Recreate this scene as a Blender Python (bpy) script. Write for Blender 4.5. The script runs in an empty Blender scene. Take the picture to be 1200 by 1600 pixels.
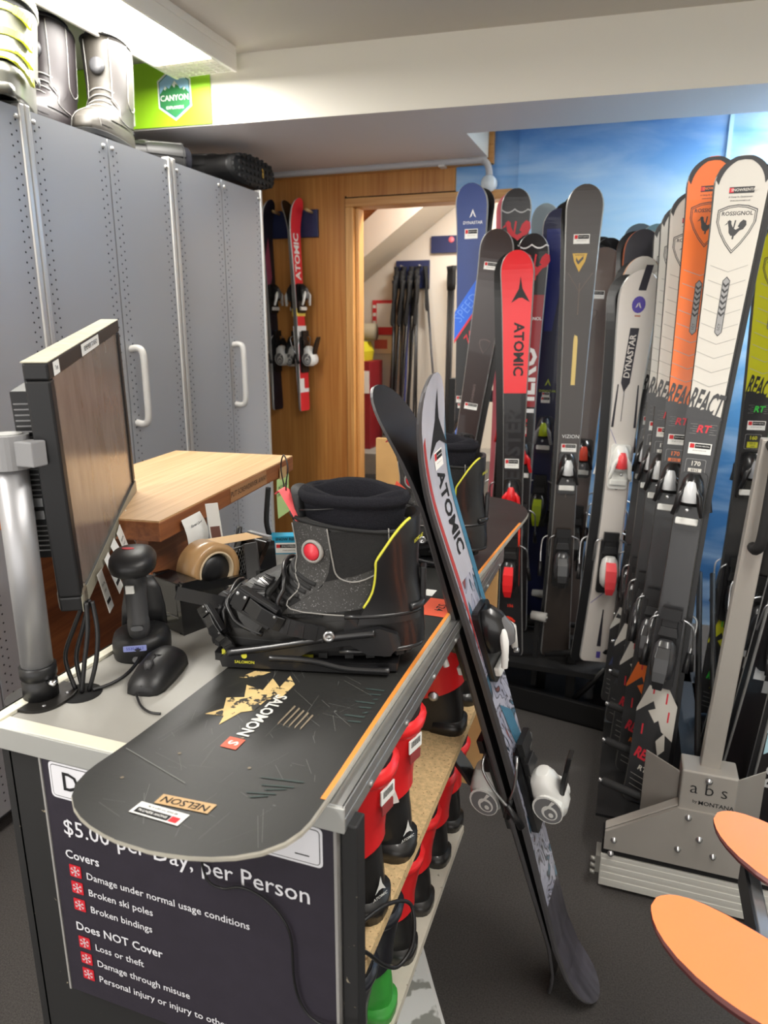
import bpy, bmesh, math, random
from mathutils import Vector as V, Matrix as MX
random.seed(7)
COL = bpy.context.scene.collection
R = math.radians
PI = math.pi
SC = bpy.context.scene

# ------------------------------------------------------------------ camera, world, exposure
cam_d = bpy.data.cameras.new('camera'); cam = bpy.data.objects.new('camera', cam_d); COL.objects.link(cam)
CX = V((0.94347529, 0.33143486, 0.00230304))          # right
CY = V((-0.08619092, 0.2386331, 0.9672773))           # up
CZ = V((0.32003983, -0.91280073, 0.25371111))         # backwards
cm = MX.Identity(4)
for i in range(3):
    cm[i][0], cm[i][1], cm[i][2] = CX[i], CY[i], CZ[i]
cm.translation = (0, 0, 1.43)
cam.matrix_world = cm
cam_d.sensor_fit = 'VERTICAL'; cam_d.sensor_height = 36.0; cam_d.lens = 1101.6 * 36 / 1600
cam_d.clip_start = 0.02
cam_d.dof.use_dof = True; cam_d.dof.focus_distance = 1.2; cam_d.dof.aperture_fstop = 24.787 / 4.0
SC.camera = cam
SC.view_settings.view_transform = 'Standard'; SC.view_settings.look = 'None'
SC.view_settings.gamma = 1.0; SC.view_settings.use_curve_mapping = False
SC.view_settings.exposure = 0.12
wd = bpy.data.worlds.new('world'); SC.world = wd; wd.use_nodes = True
wd.node_tree.nodes['Background'].inputs[0].default_value = (1.0, 0.97, 0.93, 1)
wd.node_tree.nodes['Background'].inputs[1].default_value = 1.9
LAMP_POWER = 34.0

# ------------------------------------------------------------------ materials
def lin(c):
    if isinstance(c, str):
        c = [int(c[i:i + 2], 16) for i in (0, 2, 4)]
    return tuple(((x / 255) / 12.92 if x / 255 <= .04045 else ((x / 255 + .055) / 1.055) ** 2.4) for x in c)
_mc = {}
def mat(key, c, rough=.5, metal=0., var=0., scale=12., stretch=(1, 1, 1), bump=0., bscale=150., coat=0., spec=.5, alpha=None, speck=None):
    if key in _mc: return _mc[key]
    m = bpy.data.materials.new(key); m.use_nodes = True; nt = m.node_tree; N = nt.nodes; L = nt.links
    b = N['Principled BSDF']; col = (*lin(c), 1)
    b.inputs['Base Color'].default_value = col; b.inputs['Roughness'].default_value = rough; b.inputs['Metallic'].default_value = metal
    b.inputs['Coat Weight'].default_value = coat; b.inputs['Specular IOR Level'].default_value = spec
    tc = None
    if var or bump or speck:
        tc = N.new('ShaderNodeTexCoord'); mp = N.new('ShaderNodeMapping'); mp.inputs['Scale'].default_value = stretch
        L.new(tc.outputs['Object'], mp.inputs['Vector'])
    src = None
    if var:
        n = N.new('ShaderNodeTexNoise'); n.inputs['Scale'].default_value = scale; n.inputs['Detail'].default_value = 5
        L.new(mp.outputs['Vector'], n.inputs['Vector'])
        r = N.new('ShaderNodeValToRGB'); e = r.color_ramp.elements
        e[0].position = .3; e[1].position = .7
        e[0].color = (*[x * (1 - var) for x in col[:3]], 1); e[1].color = (*[min(1, x * (1 + var)) for x in col[:3]], 1)
        L.new(n.outputs['Fac'], r.inputs['Fac']); src = r.outputs['Color']; L.new(src, b.inputs['Base Color'])
    if speck:
        sc_, thr, c2 = speck
        n = N.new('ShaderNodeTexNoise'); n.inputs['Scale'].default_value = sc_; n.inputs['Detail'].default_value = 3
        L.new(mp.outputs['Vector'], n.inputs['Vector'])
        r = N.new('ShaderNodeValToRGB'); e = r.color_ramp.elements; e[0].position = thr; e[1].position = thr + .04
        e[0].color = (0, 0, 0, 1); e[1].color = (1, 1, 1, 1); L.new(n.outputs['Fac'], r.inputs['Fac'])
        mx = N.new('ShaderNodeMix'); mx.data_type = 'RGBA'; L.new(r.outputs['Color'], mx.inputs['Factor'])
        if src: L.new(src, mx.inputs[6])
        else: mx.inputs[6].default_value = col
        mx.inputs[7].default_value = (*lin(c2), 1); L.new(mx.outputs[2], b.inputs['Base Color'])
    if bump:
        n = N.new('ShaderNodeTexNoise'); n.inputs['Scale'].default_value = bscale; n.inputs['Detail'].default_value = 3
        L.new(mp.outputs['Vector'], n.inputs['Vector'])
        bp = N.new('ShaderNodeBump'); bp.inputs['Strength'].default_value = bump; bp.inputs['Distance'].default_value = .004
        L.new(n.outputs['Fac'], bp.inputs['Height']); L.new(bp.outputs['Normal'], b.inputs['Normal'])
    if alpha is not None:
        b.inputs['Alpha'].default_value = alpha
    _mc[key] = m; return m
def emis(key, c, s):
    m = bpy.data.materials.new(key); m.use_nodes = True
    b = m.node_tree.nodes['Principled BSDF']; b.inputs['Base Color'].default_value = (*lin(c), 1)
    b.inputs['Emission Color'].default_value = (*lin(c), 1); b.inputs['Emission Strength'].default_value = s
    return m
def grain(key, c1, c2, axis, scale=6., rough=.45, fine=60., coat=0.):
    """wood: streaks along one axis"""
    m = bpy.data.materials.new(key); m.use_nodes = True; nt = m.node_tree; N = nt.nodes; L = nt.links; b = N['Principled BSDF']
    tc = N.new('ShaderNodeTexCoord'); mp = N.new('ShaderNodeMapping')
    s = [fine, fine, fine]; s[axis] = scale * .35; mp.inputs['Scale'].default_value = s
    L.new(tc.outputs['Object'], mp.inputs['Vector'])
    n = N.new('ShaderNodeTexNoise'); n.inputs['Scale'].default_value = 1; n.inputs['Detail'].default_value = 6; n.inputs['Distortion'].default_value = .6
    L.new(mp.outputs['Vector'], n.inputs['Vector'])
    mp2 = N.new('ShaderNodeMapping'); s2 = [scale, scale, scale]; s2[axis] = .5; mp2.inputs['Scale'].default_value = s2
    L.new(tc.outputs['Object'], mp2.inputs['Vector'])
    n2 = N.new('ShaderNodeTexNoise'); n2.inputs['Scale'].default_value = 1; n2.inputs['Detail'].default_value = 3; L.new(mp2.outputs['Vector'], n2.inputs['Vector'])
    ad = N.new('ShaderNodeMath'); ad.operation = 'ADD'; L.new(n.outputs['Fac'], ad.inputs[0]); L.new(n2.outputs['Fac'], ad.inputs[1])
    hf = N.new('ShaderNodeMath'); hf.operation = 'MULTIPLY'; hf.inputs[1].default_value = .5; L.new(ad.outputs[0], hf.inputs[0])
    r = N.new('ShaderNodeValToRGB'); e = r.color_ramp.elements; e[0].position = .36; e[1].position = .62
    e[0].color = (*lin(c1), 1); e[1].color = (*lin(c2), 1); L.new(hf.outputs[0], r.inputs['Fac'])
    L.new(r.outputs['Color'], b.inputs['Base Color']); b.inputs['Roughness'].default_value = rough; b.inputs['Coat Weight'].default_value = coat
    return m

BLACK = mat('black_plastic', (24, 24, 26), .42)
BLACKG = mat('gloss_black', (16, 16, 18), .18, coat=.4)
BLACKM = mat('matt_black', (22, 22, 23), .8, bump=.15)
RUBBER = mat('rubber', (30, 30, 31), .75)
DGREY = mat('dark_grey', (58, 58, 60), .5)
MGREY = mat('mid_grey', (120, 120, 122), .5)
WHITE = mat('white_plastic', (232, 232, 228), .4)
PAPER = mat('paper', (238, 238, 234), .8)
STEEL = mat('steel', (185, 186, 188), .3, .9)
CHROME = mat('chrome', (220, 220, 222), .15, 1.)
INK = mat('ink', (20, 20, 24), .7)
RED = mat('red_plastic', (214, 28, 34), .35, coat=.2)
REDI = mat('red_ink', (206, 36, 44), .6)
YEL = mat('yellow_plastic', (226, 214, 50), .5)
TAN = mat('tan_tape', (196, 160, 112), .5)
DARKIN = mat('dark_recess', (12, 12, 13), .9)

# ------------------------------------------------------------------ mesh builder
class MB:
    def __init__(s): s.v = []; s.f = []; s.mi = []; s.sm = []; s.M = MX.Identity(4)
    def add(s, vs, fs, mi=0, sm=False):
        n = len(s.v); s.v += [s.M @ V(p) for p in vs]
        for f in fs: s.f.append([n + i for i in f]); s.mi.append(mi); s.sm.append(sm)
        return s
    def cb(s, x0, x1, y0, y1, z0, z1, mi=0):
        vs = [(x, y, z) for z in (z0, z1) for y in (y0, y1) for x in (x0, x1)]
        return s.add(vs, [(0, 2, 3, 1), (4, 5, 7, 6), (0, 1, 5, 4), (2, 6, 7, 3), (0, 4, 6, 2), (1, 3, 7, 5)], mi)
    def box(s, c, d, mi=0, rot=None):
        M0 = s.M
        s.M = M0 @ MX.Translation(c) @ (rot or MX.Identity(4)); s.cb(-d[0] / 2, d[0] / 2, -d[1] / 2, d[1] / 2, -d[2] / 2, d[2] / 2, mi); s.M = M0
        return s
    def loft(s, rings, mi=0, cap=(1, 1), sm=True, closed=True):
        n = len(rings[0]); vs = [p for r in rings for p in r]; fs = []
        for i in range(len(rings) - 1):
            for j in range(n if closed else n - 1):
                k = (j + 1) % n; fs.append((i * n + j, i * n + k, (i + 1) * n + k, (i + 1) * n + j))
        if cap[0]: fs.append(tuple(range(n - 1, -1, -1)))
        if cap[1]: fs.append(tuple((len(rings) - 1) * n + j for j in range(n)))
        return s.add(vs, fs, mi, sm)
    def tube(s, pts, r, seg=8, mi=0, sm=True, cap=(1, 1)):
        pts = [V(p) for p in pts]; rs = r if isinstance(r, (list, tuple)) else [r] * len(pts)
        t0 = (pts[1] - pts[0]).normalized(); a = V((0, 0, 1)) if abs(t0.z) < .9 else V((1, 0, 0)); u = t0.cross(a).normalized()
        rings = []
        for i, p in enumerate(pts):
            t = (pts[min(i + 1, len(pts) - 1)] - pts[max(i - 1, 0)]).normalized()
            u = (u - t * u.dot(t)).normalized(); w = t.cross(u)
            rings.append([p + (u * math.cos(2 * PI * k / seg) + w * math.sin(2 * PI * k / seg)) * rs[i] for k in range(seg)])
        return s.loft(rings, mi, cap, sm)
    def lathe(s, prof, seg=24, mi=0, sm=True, cap=(1, 1)):
        return s.loft([[(r * math.cos(2 * PI * k / seg), r * math.sin(2 * PI * k / seg), z) for k in range(seg)] for r, z in prof], mi, cap, sm)
    def cyl(s, p0, p1, r, seg=16, mi=0):
        return s.tube([p0, p1], r, seg, mi)
    def prism(s, poly, z0, z1, mi=0, sm=False):
        """closed xy outline extruded in z"""
        n = len(poly)
        vs = [(x, y, z0) for x, y in poly] + [(x, y, z1) for x, y in poly]
        s.add(vs, [(i, (i + 1) % n, n + (i + 1) % n, n + i) for i in range(n)], mi, sm)
        return s.add(vs, [tuple(range(n - 1, -1, -1)), tuple(range(n, 2 * n))], mi)
    def sph(s, c, r, seg=14, mi=0):
        r = r if isinstance(r, (tuple, list)) else (r, r, r)
        rings = []
        for i in range(1, seg // 2):
            a = PI * i / (seg // 2); rings.append([(c[0] + r[0] * math.sin(a) * math.cos(2 * PI * k / seg), c[1] + r[1] * math.sin(a) * math.sin(2 * PI * k / seg), c[2] - r[2] * math.cos(a)) for k in range(seg)])
        return s.loft(rings, mi)
    def quad(s, a, b, c, d, mi=0): return s.add([a, b, c, d], [(0, 1, 2, 3)], mi)
    def text(s, body, size, fr, mi=0, bold=0., align='CENTER', sx=1., shear=0.):
        vs, fs = text2d(body, size, bold, align)
        M0 = s.M; s.M = M0 @ fr
        s.add([(x * sx + y * shear, y, 0) for x, y in vs], fs, mi); s.M = M0
        return s
    def build(s, name, mats, parent=None, bevel=0., bseg=2, loc=None, rot=None, subd=0):
        me = bpy.data.meshes.new(name); me.from_pydata([tuple(p) for p in s.v], [], s.f)
        if not isinstance(mats, (list, tuple)): mats = [mats]
        for m in mats: me.materials.append(m)
        me.polygons.foreach_set('material_index', s.mi); me.polygons.foreach_set('use_smooth', s.sm); me.update()
        bm = bmesh.new(); bm.from_mesh(me); bmesh.ops.recalc_face_normals(bm, faces=bm.faces); bm.to_mesh(me); bm.free()
        o = bpy.data.objects.new(name, me); COL.objects.link(o)
        if parent: o.parent = parent
        if loc: o.location = loc
        if rot: o.rotation_euler = rot
        if bevel:
            b = o.modifiers.new('bevel', 'BEVEL'); b.width = bevel; b.segments = bseg; b.limit_method = 'ANGLE'; b.angle_limit = R(40)
        if subd:
            b = o.modifiers.new('sub', 'SUBSURF'); b.levels = subd; b.render_levels = subd
        return o
_tc = {}
def text2d(body, size, bold=0., align='CENTER'):
    k = (body, bold, align)
    if k not in _tc:
        c = bpy.data.curves.new('t', 'FONT'); c.body = body; c.size = 1; c.offset = bold; c.align_x = align; c.align_y = 'CENTER'; c.resolution_u = 2; c.fill_mode = 'FRONT'
        o = bpy.data.objects.new('t', c); COL.objects.link(o); dg = bpy.context.evaluated_depsgraph_get(); dg.update()
        me = bpy.data.meshes.new_from_object(o.evaluated_get(dg))
        _tc[k] = ([(p.co.x, p.co.y) for p in me.vertices], [tuple(p.vertices) for p in me.polygons])
        bpy.data.objects.remove(o); bpy.data.curves.remove(c); bpy.data.meshes.remove(me)
    vs, fs = _tc[k]
    return [(x * size, y * size) for x, y in vs], fs
def frame(o, x, y):
    x = V(x).normalized(); y = V(y); y = (y - x * y.dot(x)).normalized(); z = x.cross(y)
    m = MX.Identity(4)
    for i in range(3): m[i][0], m[i][1], m[i][2], m[i][3] = x[i], y[i], z[i], o[i]
    return m
def rrect(w, h, r, n=4, cx=0, cy=0):
    out = []
    for sx, sy, a0 in ((1, 1, 0), (-1, 1, 90), (-1, -1, 180), (1, -1, 270)):
        for i in range(n + 1):
            a = R(a0 + 90 * i / n); out.append((cx + sx * (w / 2 - r) + r * math.cos(a), cy + sy * (h / 2 - r) + r * math.sin(a)))
    return out
def sell(cx, cy, a, b, ex=2.5, n=20):
    out = []
    for k in range(n):
        t = 2 * PI * k / n; c, s = math.cos(t), math.sin(t)
        out.append((cx + a * math.copysign(abs(c) ** (2 / ex), c), cy + b * math.copysign(abs(s) ** (2 / ex), s)))
    return out
def spline(pts, n=6):
    pts = [V(p) for p in pts]; P = [pts[0]] + pts + [pts[-1]]; out = []
    for i in range(1, len(P) - 2):
        for k in range(n):
            t = k / n; a, b, c, d = P[i - 1], P[i], P[i + 1], P[i + 2]
            out.append(.5 * ((2 * b) + (c - a) * t + (2 * a - 5 * b + 4 * c - d) * t * t + (3 * b - a - 3 * c + d) * t ** 3))
    return out + [pts[-1]]
def interp(tab, x):
    """piecewise linear over rows (x, a, b, ...)"""
    if x <= tab[0][0]: return tab[0][1:]
    for a, b in zip(tab, tab[1:]):
        if x <= b[0]:
            t = (x - a[0]) / (b[0] - a[0]); return tuple(p + (q - p) * t for p, q in zip(a[1:], b[1:]))
    return tab[-1][1:]

# ------------------------------------------------------------------ scene tree
def tag(o, label, cat, group=None):
    o['label'] = label; o['category'] = cat
    if group: o['group'] = group
    return o
def thing(name, label, cat, loc=(0, 0, 0), rz=0., group=None, mtx=None):
    o = bpy.data.objects.new(name, None); COL.objects.link(o); o.empty_display_size = .05
    if mtx is not None: o.matrix_world = mtx
    else: o.location = loc; o.rotation_euler = (0, 0, rz)
    return tag(o, label, cat, group)
def struct(o): o['kind'] = 'structure'; return o
def part_copy(o, parent):
    c = o.copy(); COL.objects.link(c); c.parent = parent
    for ch in list(o.children): part_copy(ch, c)
    return c

# ------------------------------------------------------------------ the setting
CARPET = mat('carpet', (66, 63, 61), .95, var=.35, scale=260, bump=.6, bscale=420)
CEIL = mat('ceiling_paint', (214, 207, 196), .85, bump=.1, bscale=60)
WALLW = mat('wall_paint', (232, 228, 218), .8)
SOFFIT = mat('soffit_paint', (226, 218, 216), .7)
PLY = grain('plywood', (170, 106, 48), (205, 146, 78), 2, 5., .38, 70.)
OAK = grain('oak_trim', (178, 118, 58), (214, 162, 96), 2, 8., .4, 90.)
OAKH = grain('oak_trim_level', (178, 118, 58), (214, 162, 96), 0, 8., .4, 90.)
def mural_mat():
    m = bpy.data.materials.new('sky_mural'); m.use_nodes = True; nt = m.node_tree; N = nt.nodes; L = nt.links; b = N['Principled BSDF']
    tc = N.new('ShaderNodeTexCoord'); sp = N.new('ShaderNodeSeparateXYZ'); L.new(tc.outputs['Object'], sp.inputs[0])
    mr = N.new('ShaderNodeMapRange'); mr.inputs[1].default_value = 0; mr.inputs[2].default_value = 2.44; L.new(sp.outputs['Z'], mr.inputs[0])
    r = N.new('ShaderNodeValToRGB'); e = r.color_ramp.elements
    e[0].position = 0; e[0].color = (*lin((40, 92, 150)), 1); e[1].position = 1; e[1].color = (*lin((60, 116, 200)), 1)
    for p, c in ((.3, (56, 124, 190)), (.45, (86, 154, 216)), (.6, (120, 184, 238)), (.72, (176, 220, 252)), (.82, (148, 200, 248)), (.89, (100, 160, 228))):
        k = e.new(p); k.color = (*lin(c), 1)
    L.new(mr.outputs[0], r.inputs['Fac'])
    mp = N.new('ShaderNodeMapping'); mp.inputs['Scale'].default_value = (1.1, 1, 4.5); L.new(tc.outputs['Object'], mp.inputs['Vector'])
    n = N.new('ShaderNodeTexNoise'); n.inputs['Scale'].default_value = 1.6; n.inputs['Detail'].default_value = 6; n.inputs['Distortion'].default_value = .5; L.new(mp.outputs['Vector'], n.inputs['Vector'])
    r2 = N.new('ShaderNodeValToRGB'); q = r2.color_ramp.elements; q[0].position = .4; q[0].color = (0, 0, 0, 1); q[1].position = .75; q[1].color = (.75, .75, .75, 1)
    L.new(n.outputs['Fac'], r2.inputs['Fac'])
    mx = N.new('ShaderNodeMix'); mx.data_type = 'RGBA'; L.new(r2.outputs['Color'], mx.inputs['Factor']); L.new(r.outputs['Color'], mx.inputs[6]); mx.inputs[7].default_value = (*lin((196, 226, 252)), 1)
    L.new(mx.outputs[2], b.inputs['Base Color']); b.inputs['Roughness'].default_value = .5
    return m
MURAL = mural_mat()
struct(MB().cb(-2.6, 2.4, -2.6, 3.65, -.05, 0).build('floor', CARPET))
struct(MB().cb(-2.6, 2.4, -2.6, 4.6, 2.44, 2.5).build('ceiling', CEIL))
struct(MB().cb(-2.6, -2.5, -2.6, 3.61, 0, 2.44).build('wall_left', WALLW))
struct(MB().cb(2.4, 2.5, -2.6, 3.61, 0, 2.44).build('wall_right', WALLW))
# back wall: plywood on the left with the doorway, mural panels on the right
w = MB()
w.cb(-2.5, -1.472, 3.61, 3.68, 0, 2.44); w.cb(-1.472, -.905, 3.61, 3.68, 2.06, 2.44); w.cb(-.62, -.5, 3.62, 3.68, 0, 2.44)
struct(w.build('wall_back', PLY))
w = MB(); w.cb(-.9, -.6, 3.612, 3.66, 2.06, 2.44); w.cb(-.6, .285, 3.6, 3.66, 0, 2.44); w.cb(.297, 1.4, 3.6, 3.66, 0, 2.44); w.cb(1.412, 2.4, 3.6, 3.66, 0, 2.44)
struct(w.build('wall_mural', MURAL))
w = MB(); w.cb(.283, .299, 3.592, 3.62, 0, 2.44)
struct(w.build('trim_mural_joint', mat('joint_strip', (170, 214, 244), .5)))
# door frame
w = MB(); w.cb(-1.472, -1.43, 3.585, 3.7, 0, 2.02); w.cb(-.66, -.62, 3.585, 3.7, 0, 2.02)
w.cb(-1.43, -1.412, 3.62, 3.695, 0, 2.0195)
struct(w.build('trim_door_jambs', OAK, bevel=.003))
w = MB(); w.cb(-1.472, -.62, 3.585, 3.7, 2.02, 2.062)
struct(w.build('trim_door_head', OAKH, bevel=.003))
w = MB(); w.cb(-1.48, -1.473, 3.604, 3.625, 0, 2.075); w.cb(-1.48, -.9, 3.604, 3.625, 2.062, 2.07)
struct(w.build('trim_door_gap', DARKIN))
# beam and soffit
def yf(x): return 2.813 + .078 * x
def yb(x): return 3.165 + .053 * x
w = MB(); poly = [(-2.5, yf(-2.5)), (2.4, yf(2.4)), (2.4, yb(2.4)), (-.74, yb(-.74)), (-.74, 3.6), (-2.5, 3.6)]
n = len(poly)
w.add([(x, y, 2.2) for x, y in poly] + [(x, y, 2.44) for x, y in poly], [(i, (i + 1) % n, n + (i + 1) % n, n + i) for i in range(n)], 0)
w.add([(x, y, 2.2) for x, y in poly], [tuple(range(n))], 1)
struct(w.build('ceiling_beam', [WALLW, SOFFIT]))
w = MB(); w.cb(-2.5, -.72, 3.585, 3.612, 2.175, 2.2); w.cb(-.738, -.715, 3.57, 3.6, 2.175, 2.44)
struct(w.build('trim_soffit', OAKH))
# storage closet seen through the doorway
CLW = mat('closet_paint', (214, 206, 192), .8)
w = MB(); w.cb(-2.5, -.5, 4.55, 4.6, 0, 2.44)
struct(w.build('wall_closet_back', CLW))
w = MB(); w.cb(-2.0, -1.95, 3.68, 4.55, 0, 2.44); w.cb(-.55, -.5, 3.68, 4.55, 0, 2.44)
struct(w.build('wall_closet_sides', CLW))
w = MB(); w.cb(-2.6, -.5, 3.65, 4.6, -.05, .0); w.cb(-1.95, -.55, 4.1, 4.55, 0, .66)
struct(w.build('floor_closet', mat('closet_floor', (150, 146, 138), .8, var=.1)))
# sloping underside of the stair crossing the closet
w = MB(); w.M = MX(((1, 0, 0, 0), (0, 0, -1, 4.54), (0, 1, 0, 0), (0, 0, 0, 1)))
w.prism([(-1.95, 1.56), (-1.28, 2.04), (-1.0, 2.24), (-.7, 2.44), (-1.02, 2.44), (-1.95, 1.74)], 0, .42)
struct(w.build('ceiling_stair_slope', CLW))
w = MB(); w.M = MX(((1, 0, 0, 0), (0, 0, -1, 4.45), (0, 1, 0, 0), (0, 0, 0, 1)))
w.prism([(-1.95, 1.745), (-1.42, 2.14), (-1.95, 2.14)], 0, .25)
struct(w.build('trim_stair_panel', grain('stair_wood', (120, 70, 34), (160, 100, 54), 0, 6., .5)))

# ------------------------------------------------------------------ ceiling lights
LAMP = emis('lamp_diffuser', (255, 250, 240), 7.0)
def ceiling_light(loc, label, ln=1.5, rz=0., pw=1.):
    t = thing('ceiling_light', label, 'light', loc, rz, 'fluorescent ceiling lights')
    b = MB(); b.cb(-.135, .135, -ln / 2, ln / 2, -.03, 0); b.cb(-.135, -.122, -ln / 2, ln / 2, -.085, -.03); b.cb(.122, .135, -ln / 2, ln / 2, -.085, -.03); b.cb(-.122, .122, ln / 2 - .008, ln / 2, -.055, -.03); b.cb(-.122, .122, -ln / 2, -ln / 2 + .008, -.055, -.03)
    b.build('housing', mat('lamp_housing', (236, 232, 224), .5), t, bevel=.003)
    d = MB(); d.cb(-.118, .118, -ln / 2 + .012, ln / 2 - .16, -.07, -.035); d.build('diffuser', LAMP, t, bevel=.01)
    g = MB()
    for i in range(7): y = ln / 2 - .15 + i * .022; g.cb(-.12, .12, y, y + .004, -.085, -.06)
    for i in range(9): x = -.12 + i * .03; g.cb(x - .0015, x + .0015, ln / 2 - .155, ln / 2 - .01, -.085, -.06)
    g.build('louvre', mat('louvre', (240, 238, 228), .4), t)
    ld = bpy.data.lights.new('lamp', 'AREA'); ld.shape = 'RECTANGLE'; ld.size = .22; ld.size_y = ln - .1; ld.energy = LAMP_POWER * pw; ld.color = (1, .965, .91)
    lo = bpy.data.objects.new('lamp', ld); COL.objects.link(lo); lo.parent = t; lo.location = (0, 0, -.09)
    return t
ceiling_light((-1.645, 1.88, 2.44), 'long white fluorescent ceiling light above the grey cabinets')
ceiling_light((.45, .75, 2.44), 'unseen white fluorescent ceiling light added over the customer side of the counter', pw=.6)  # out of view, an extra fixture added to light the room
ceiling_light((-1.3, -.6, 2.44), 'unseen white fluorescent ceiling light added behind the photographer on the cabinet side')  # unseen extra fixture, added for more light from behind the camera
ceiling_light((1.2, 3.35, 2.44), 'white fluorescent ceiling light behind the beam washing the sky mural', 1.2, PI / 2, 1.8)
ceiling_light((-.85, 3.9, 2.44), 'unseen short fluorescent ceiling light added inside the storage closet', .5, PI / 2, .5)  # hidden above the door head, added to brighten the closet

# ------------------------------------------------------------------ green sign and sheet on the beam
def on_beam(x, z, off=.004): return V((x, yf(x) - off, z))
ux = V((1, .078, 0)).normalized()
t = thing('wall_sign', 'bright green sign with hexagonal mountain logo on the beam above the cabinets', 'sign', on_beam(-1.66, 2.205))
t.rotation_euler = (0, 0, math.atan(.078))
b = MB(); b.cb(-.85, 0, -.004, 0, 0, .232); b.build('sign_board', mat('lime', (150, 205, 30), .5), t)
fr = frame((-.155, -.0055, .115), (1, 0, 0), (0, 0, 1)); b = MB(); b.M = fr
hexa = lambda r, k=1.12: [(r * math.sin(PI * i / 3) * .98, r * k * math.cos(PI * i / 3)) for i in range(6)]
b.prism(hexa(.086), 0, .001, 0); b.prism(hexa(.079), .001, .0014, 1); b.prism(hexa(.075), .0014, .0018, 2)
h = [(x * .99, min(y, .0)) for x, y in hexa(.075)]
b.add([(-.064, .0, .0022), (-.064, -.042, .0022), (0, -.084, .0022), (.064, -.042, .0022), (.064, .0, .0022)], [(0, 1, 2, 3, 4)], 3)
b.add([(-.064, 0, .0022), (.064, 0, .0022), (.045, .022, .0022), (.028, .015, .0022), (.004, .046, .0022), (-.022, .018, .0022), (-.038, .028, .0022)], [(0, 1, 2, 3, 4, 5, 6)], 3)
for px, py, s in ((.004, .046, 1), (-.038, .028, .6), (.045, .022, .5)):
    b.add([(px, py, .0026), (px + .014 * s, py - .02 * s, .0026), (px + .004 * s, py - .013 * s, .0026), (px - .002 * s, py - .026 * s, .0026), (px - .012 * s, py - .016 * s, .0026)], [(0, 1, 2, 3, 4)], 0)
b.text('CANYON', .029, MX.Translation((0, -.016, .003)), 0, .012)
b.text('EXPLORERS', .015, MX.Translation((0, -.05, .003)), 0, .012)
b.build('logo', [mat('logo_white', (240, 244, 238), .6), mat('logo_teal', (40, 110, 110), .6), mat('logo_sky', (150, 196, 226), .6), mat('logo_green', (44, 122, 68), .6)], t)
t = MB().cb(-.06, .06, -.003, 0, 0, .2).build('paper_sheet', PAPER); t.location = on_beam(-2.06, 2.215, .0085); t.rotation_euler = (0, 0, math.atan(.078))
tag(t, 'plain white sheet stuck on the green sign beside the boots', 'paper')
# conduit along the top of the plywood wall
t = thing('conduit_pipe', 'white pipe running along the top of the plywood wall to a round box', 'pipe', (-1.9, 3.56, 2.19))
b = MB(); b.tube(spline([(-.6, 0, .0), (.3, 0, 0), (1.08, 0, 0), (1.14, 0, -.005), (1.165, 0, -.03), (1.172, 0, -.07)], 6), .016, 10)
b.build('pipe', mat('pipe_grey', (196, 196, 200), .4), t)
b = MB(); b.lathe([(.0, -.03), (.03, -.03), (.036, -.015), (.036, .015), (.03, .03), (0, .03)], 18)
b.build('round_box', mat('pipe_white', (222, 232, 240), .4), t, loc=(1.172, 0, -.105), rot=(PI / 2, 0, 0))
b = MB(); b.cb(-.016, .016, -.01, .045, -.02, .02); b.build('clip', WHITE, t, bevel=.003, loc=(.94, 0, 0))

# ------------------------------------------------------------------ grey perforated cabinets
CABM = mat('cabinet_grey', (166, 168, 172), .4, .1, bump=.02)
CABT = mat('cabinet_trim', (196, 194, 190), .35, .5)
HOLE = mat('punched_hole', (22, 22, 24), .9)
CABIN = mat('cabinet_inside', (70, 72, 76), .6)
def cabinet(y0, y1, label, handle=True):
    w = y1 - y0; t = thing('storage_cabinet', label, 'cabinet', (-1.63, y0, 0), 0, 'grey perforated cabinets')
    b = MB(); b.cb(-.78, -.03, .012, w - .012, .06, 1.985); b.cb(-.78, -.05, .03, w - .03, .0, .06); b.build('carcass', CABIN, t)
    for k in range(2):
        pw = w / 2; p = MB(); p.cb(-.02, 0, .004, pw - .002, .05, 2.0)
        edges = (.022, .04, pw - .04, pw - .022)
        for ci, yy in enumerate(edges):
            for i in range(70):
                z = .09 + i * .027 + (.0135 if ci % 2 else 0)
                p.add([(.0006, yy + .0031 * math.cos(a), z + .0031 * math.sin(a)) for a in [PI / 3 * q for q in range(6)]], [tuple(range(6))], 1)
        for yy in (.02, pw - .02):
            p.sph((.002, yy, 1.975), (.004, .008, .008), 8, 2)
        p.build('front_panel', [CABM, HOLE, CABT], t, loc=(0, k * pw, 0))
    for yy in (0, w):
        e = MB(); e.cb(-.025, .006, yy - .009, yy + .009, .04, 2.012); e.build('edge_trim', CABT, t, bevel=.004)
    if handle:
        h = MB(); h.tube(spline([(-.002, 0, -.125), (.03, 0, -.128), (.048, 0, -.105), (.05, 0, 0), (.048, 0, .105), (.03, 0, .128), (-.002, 0, .125)], 5), .012, 10)
        h.build('handle', mat('handle_grey', (200, 198, 194), .4), t, loc=(0, w / 2 + .03, 1.23))
    return t
cabinet(1.03, 1.672, 'grey perforated cabinet nearest the camera under the ski boots')
cabinet(1.692, 2.328, 'grey perforated cabinet in the middle below the two tall boots')
cabinet(2.352, 2.99, 'grey perforated cabinet next to the plywood wall')

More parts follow.
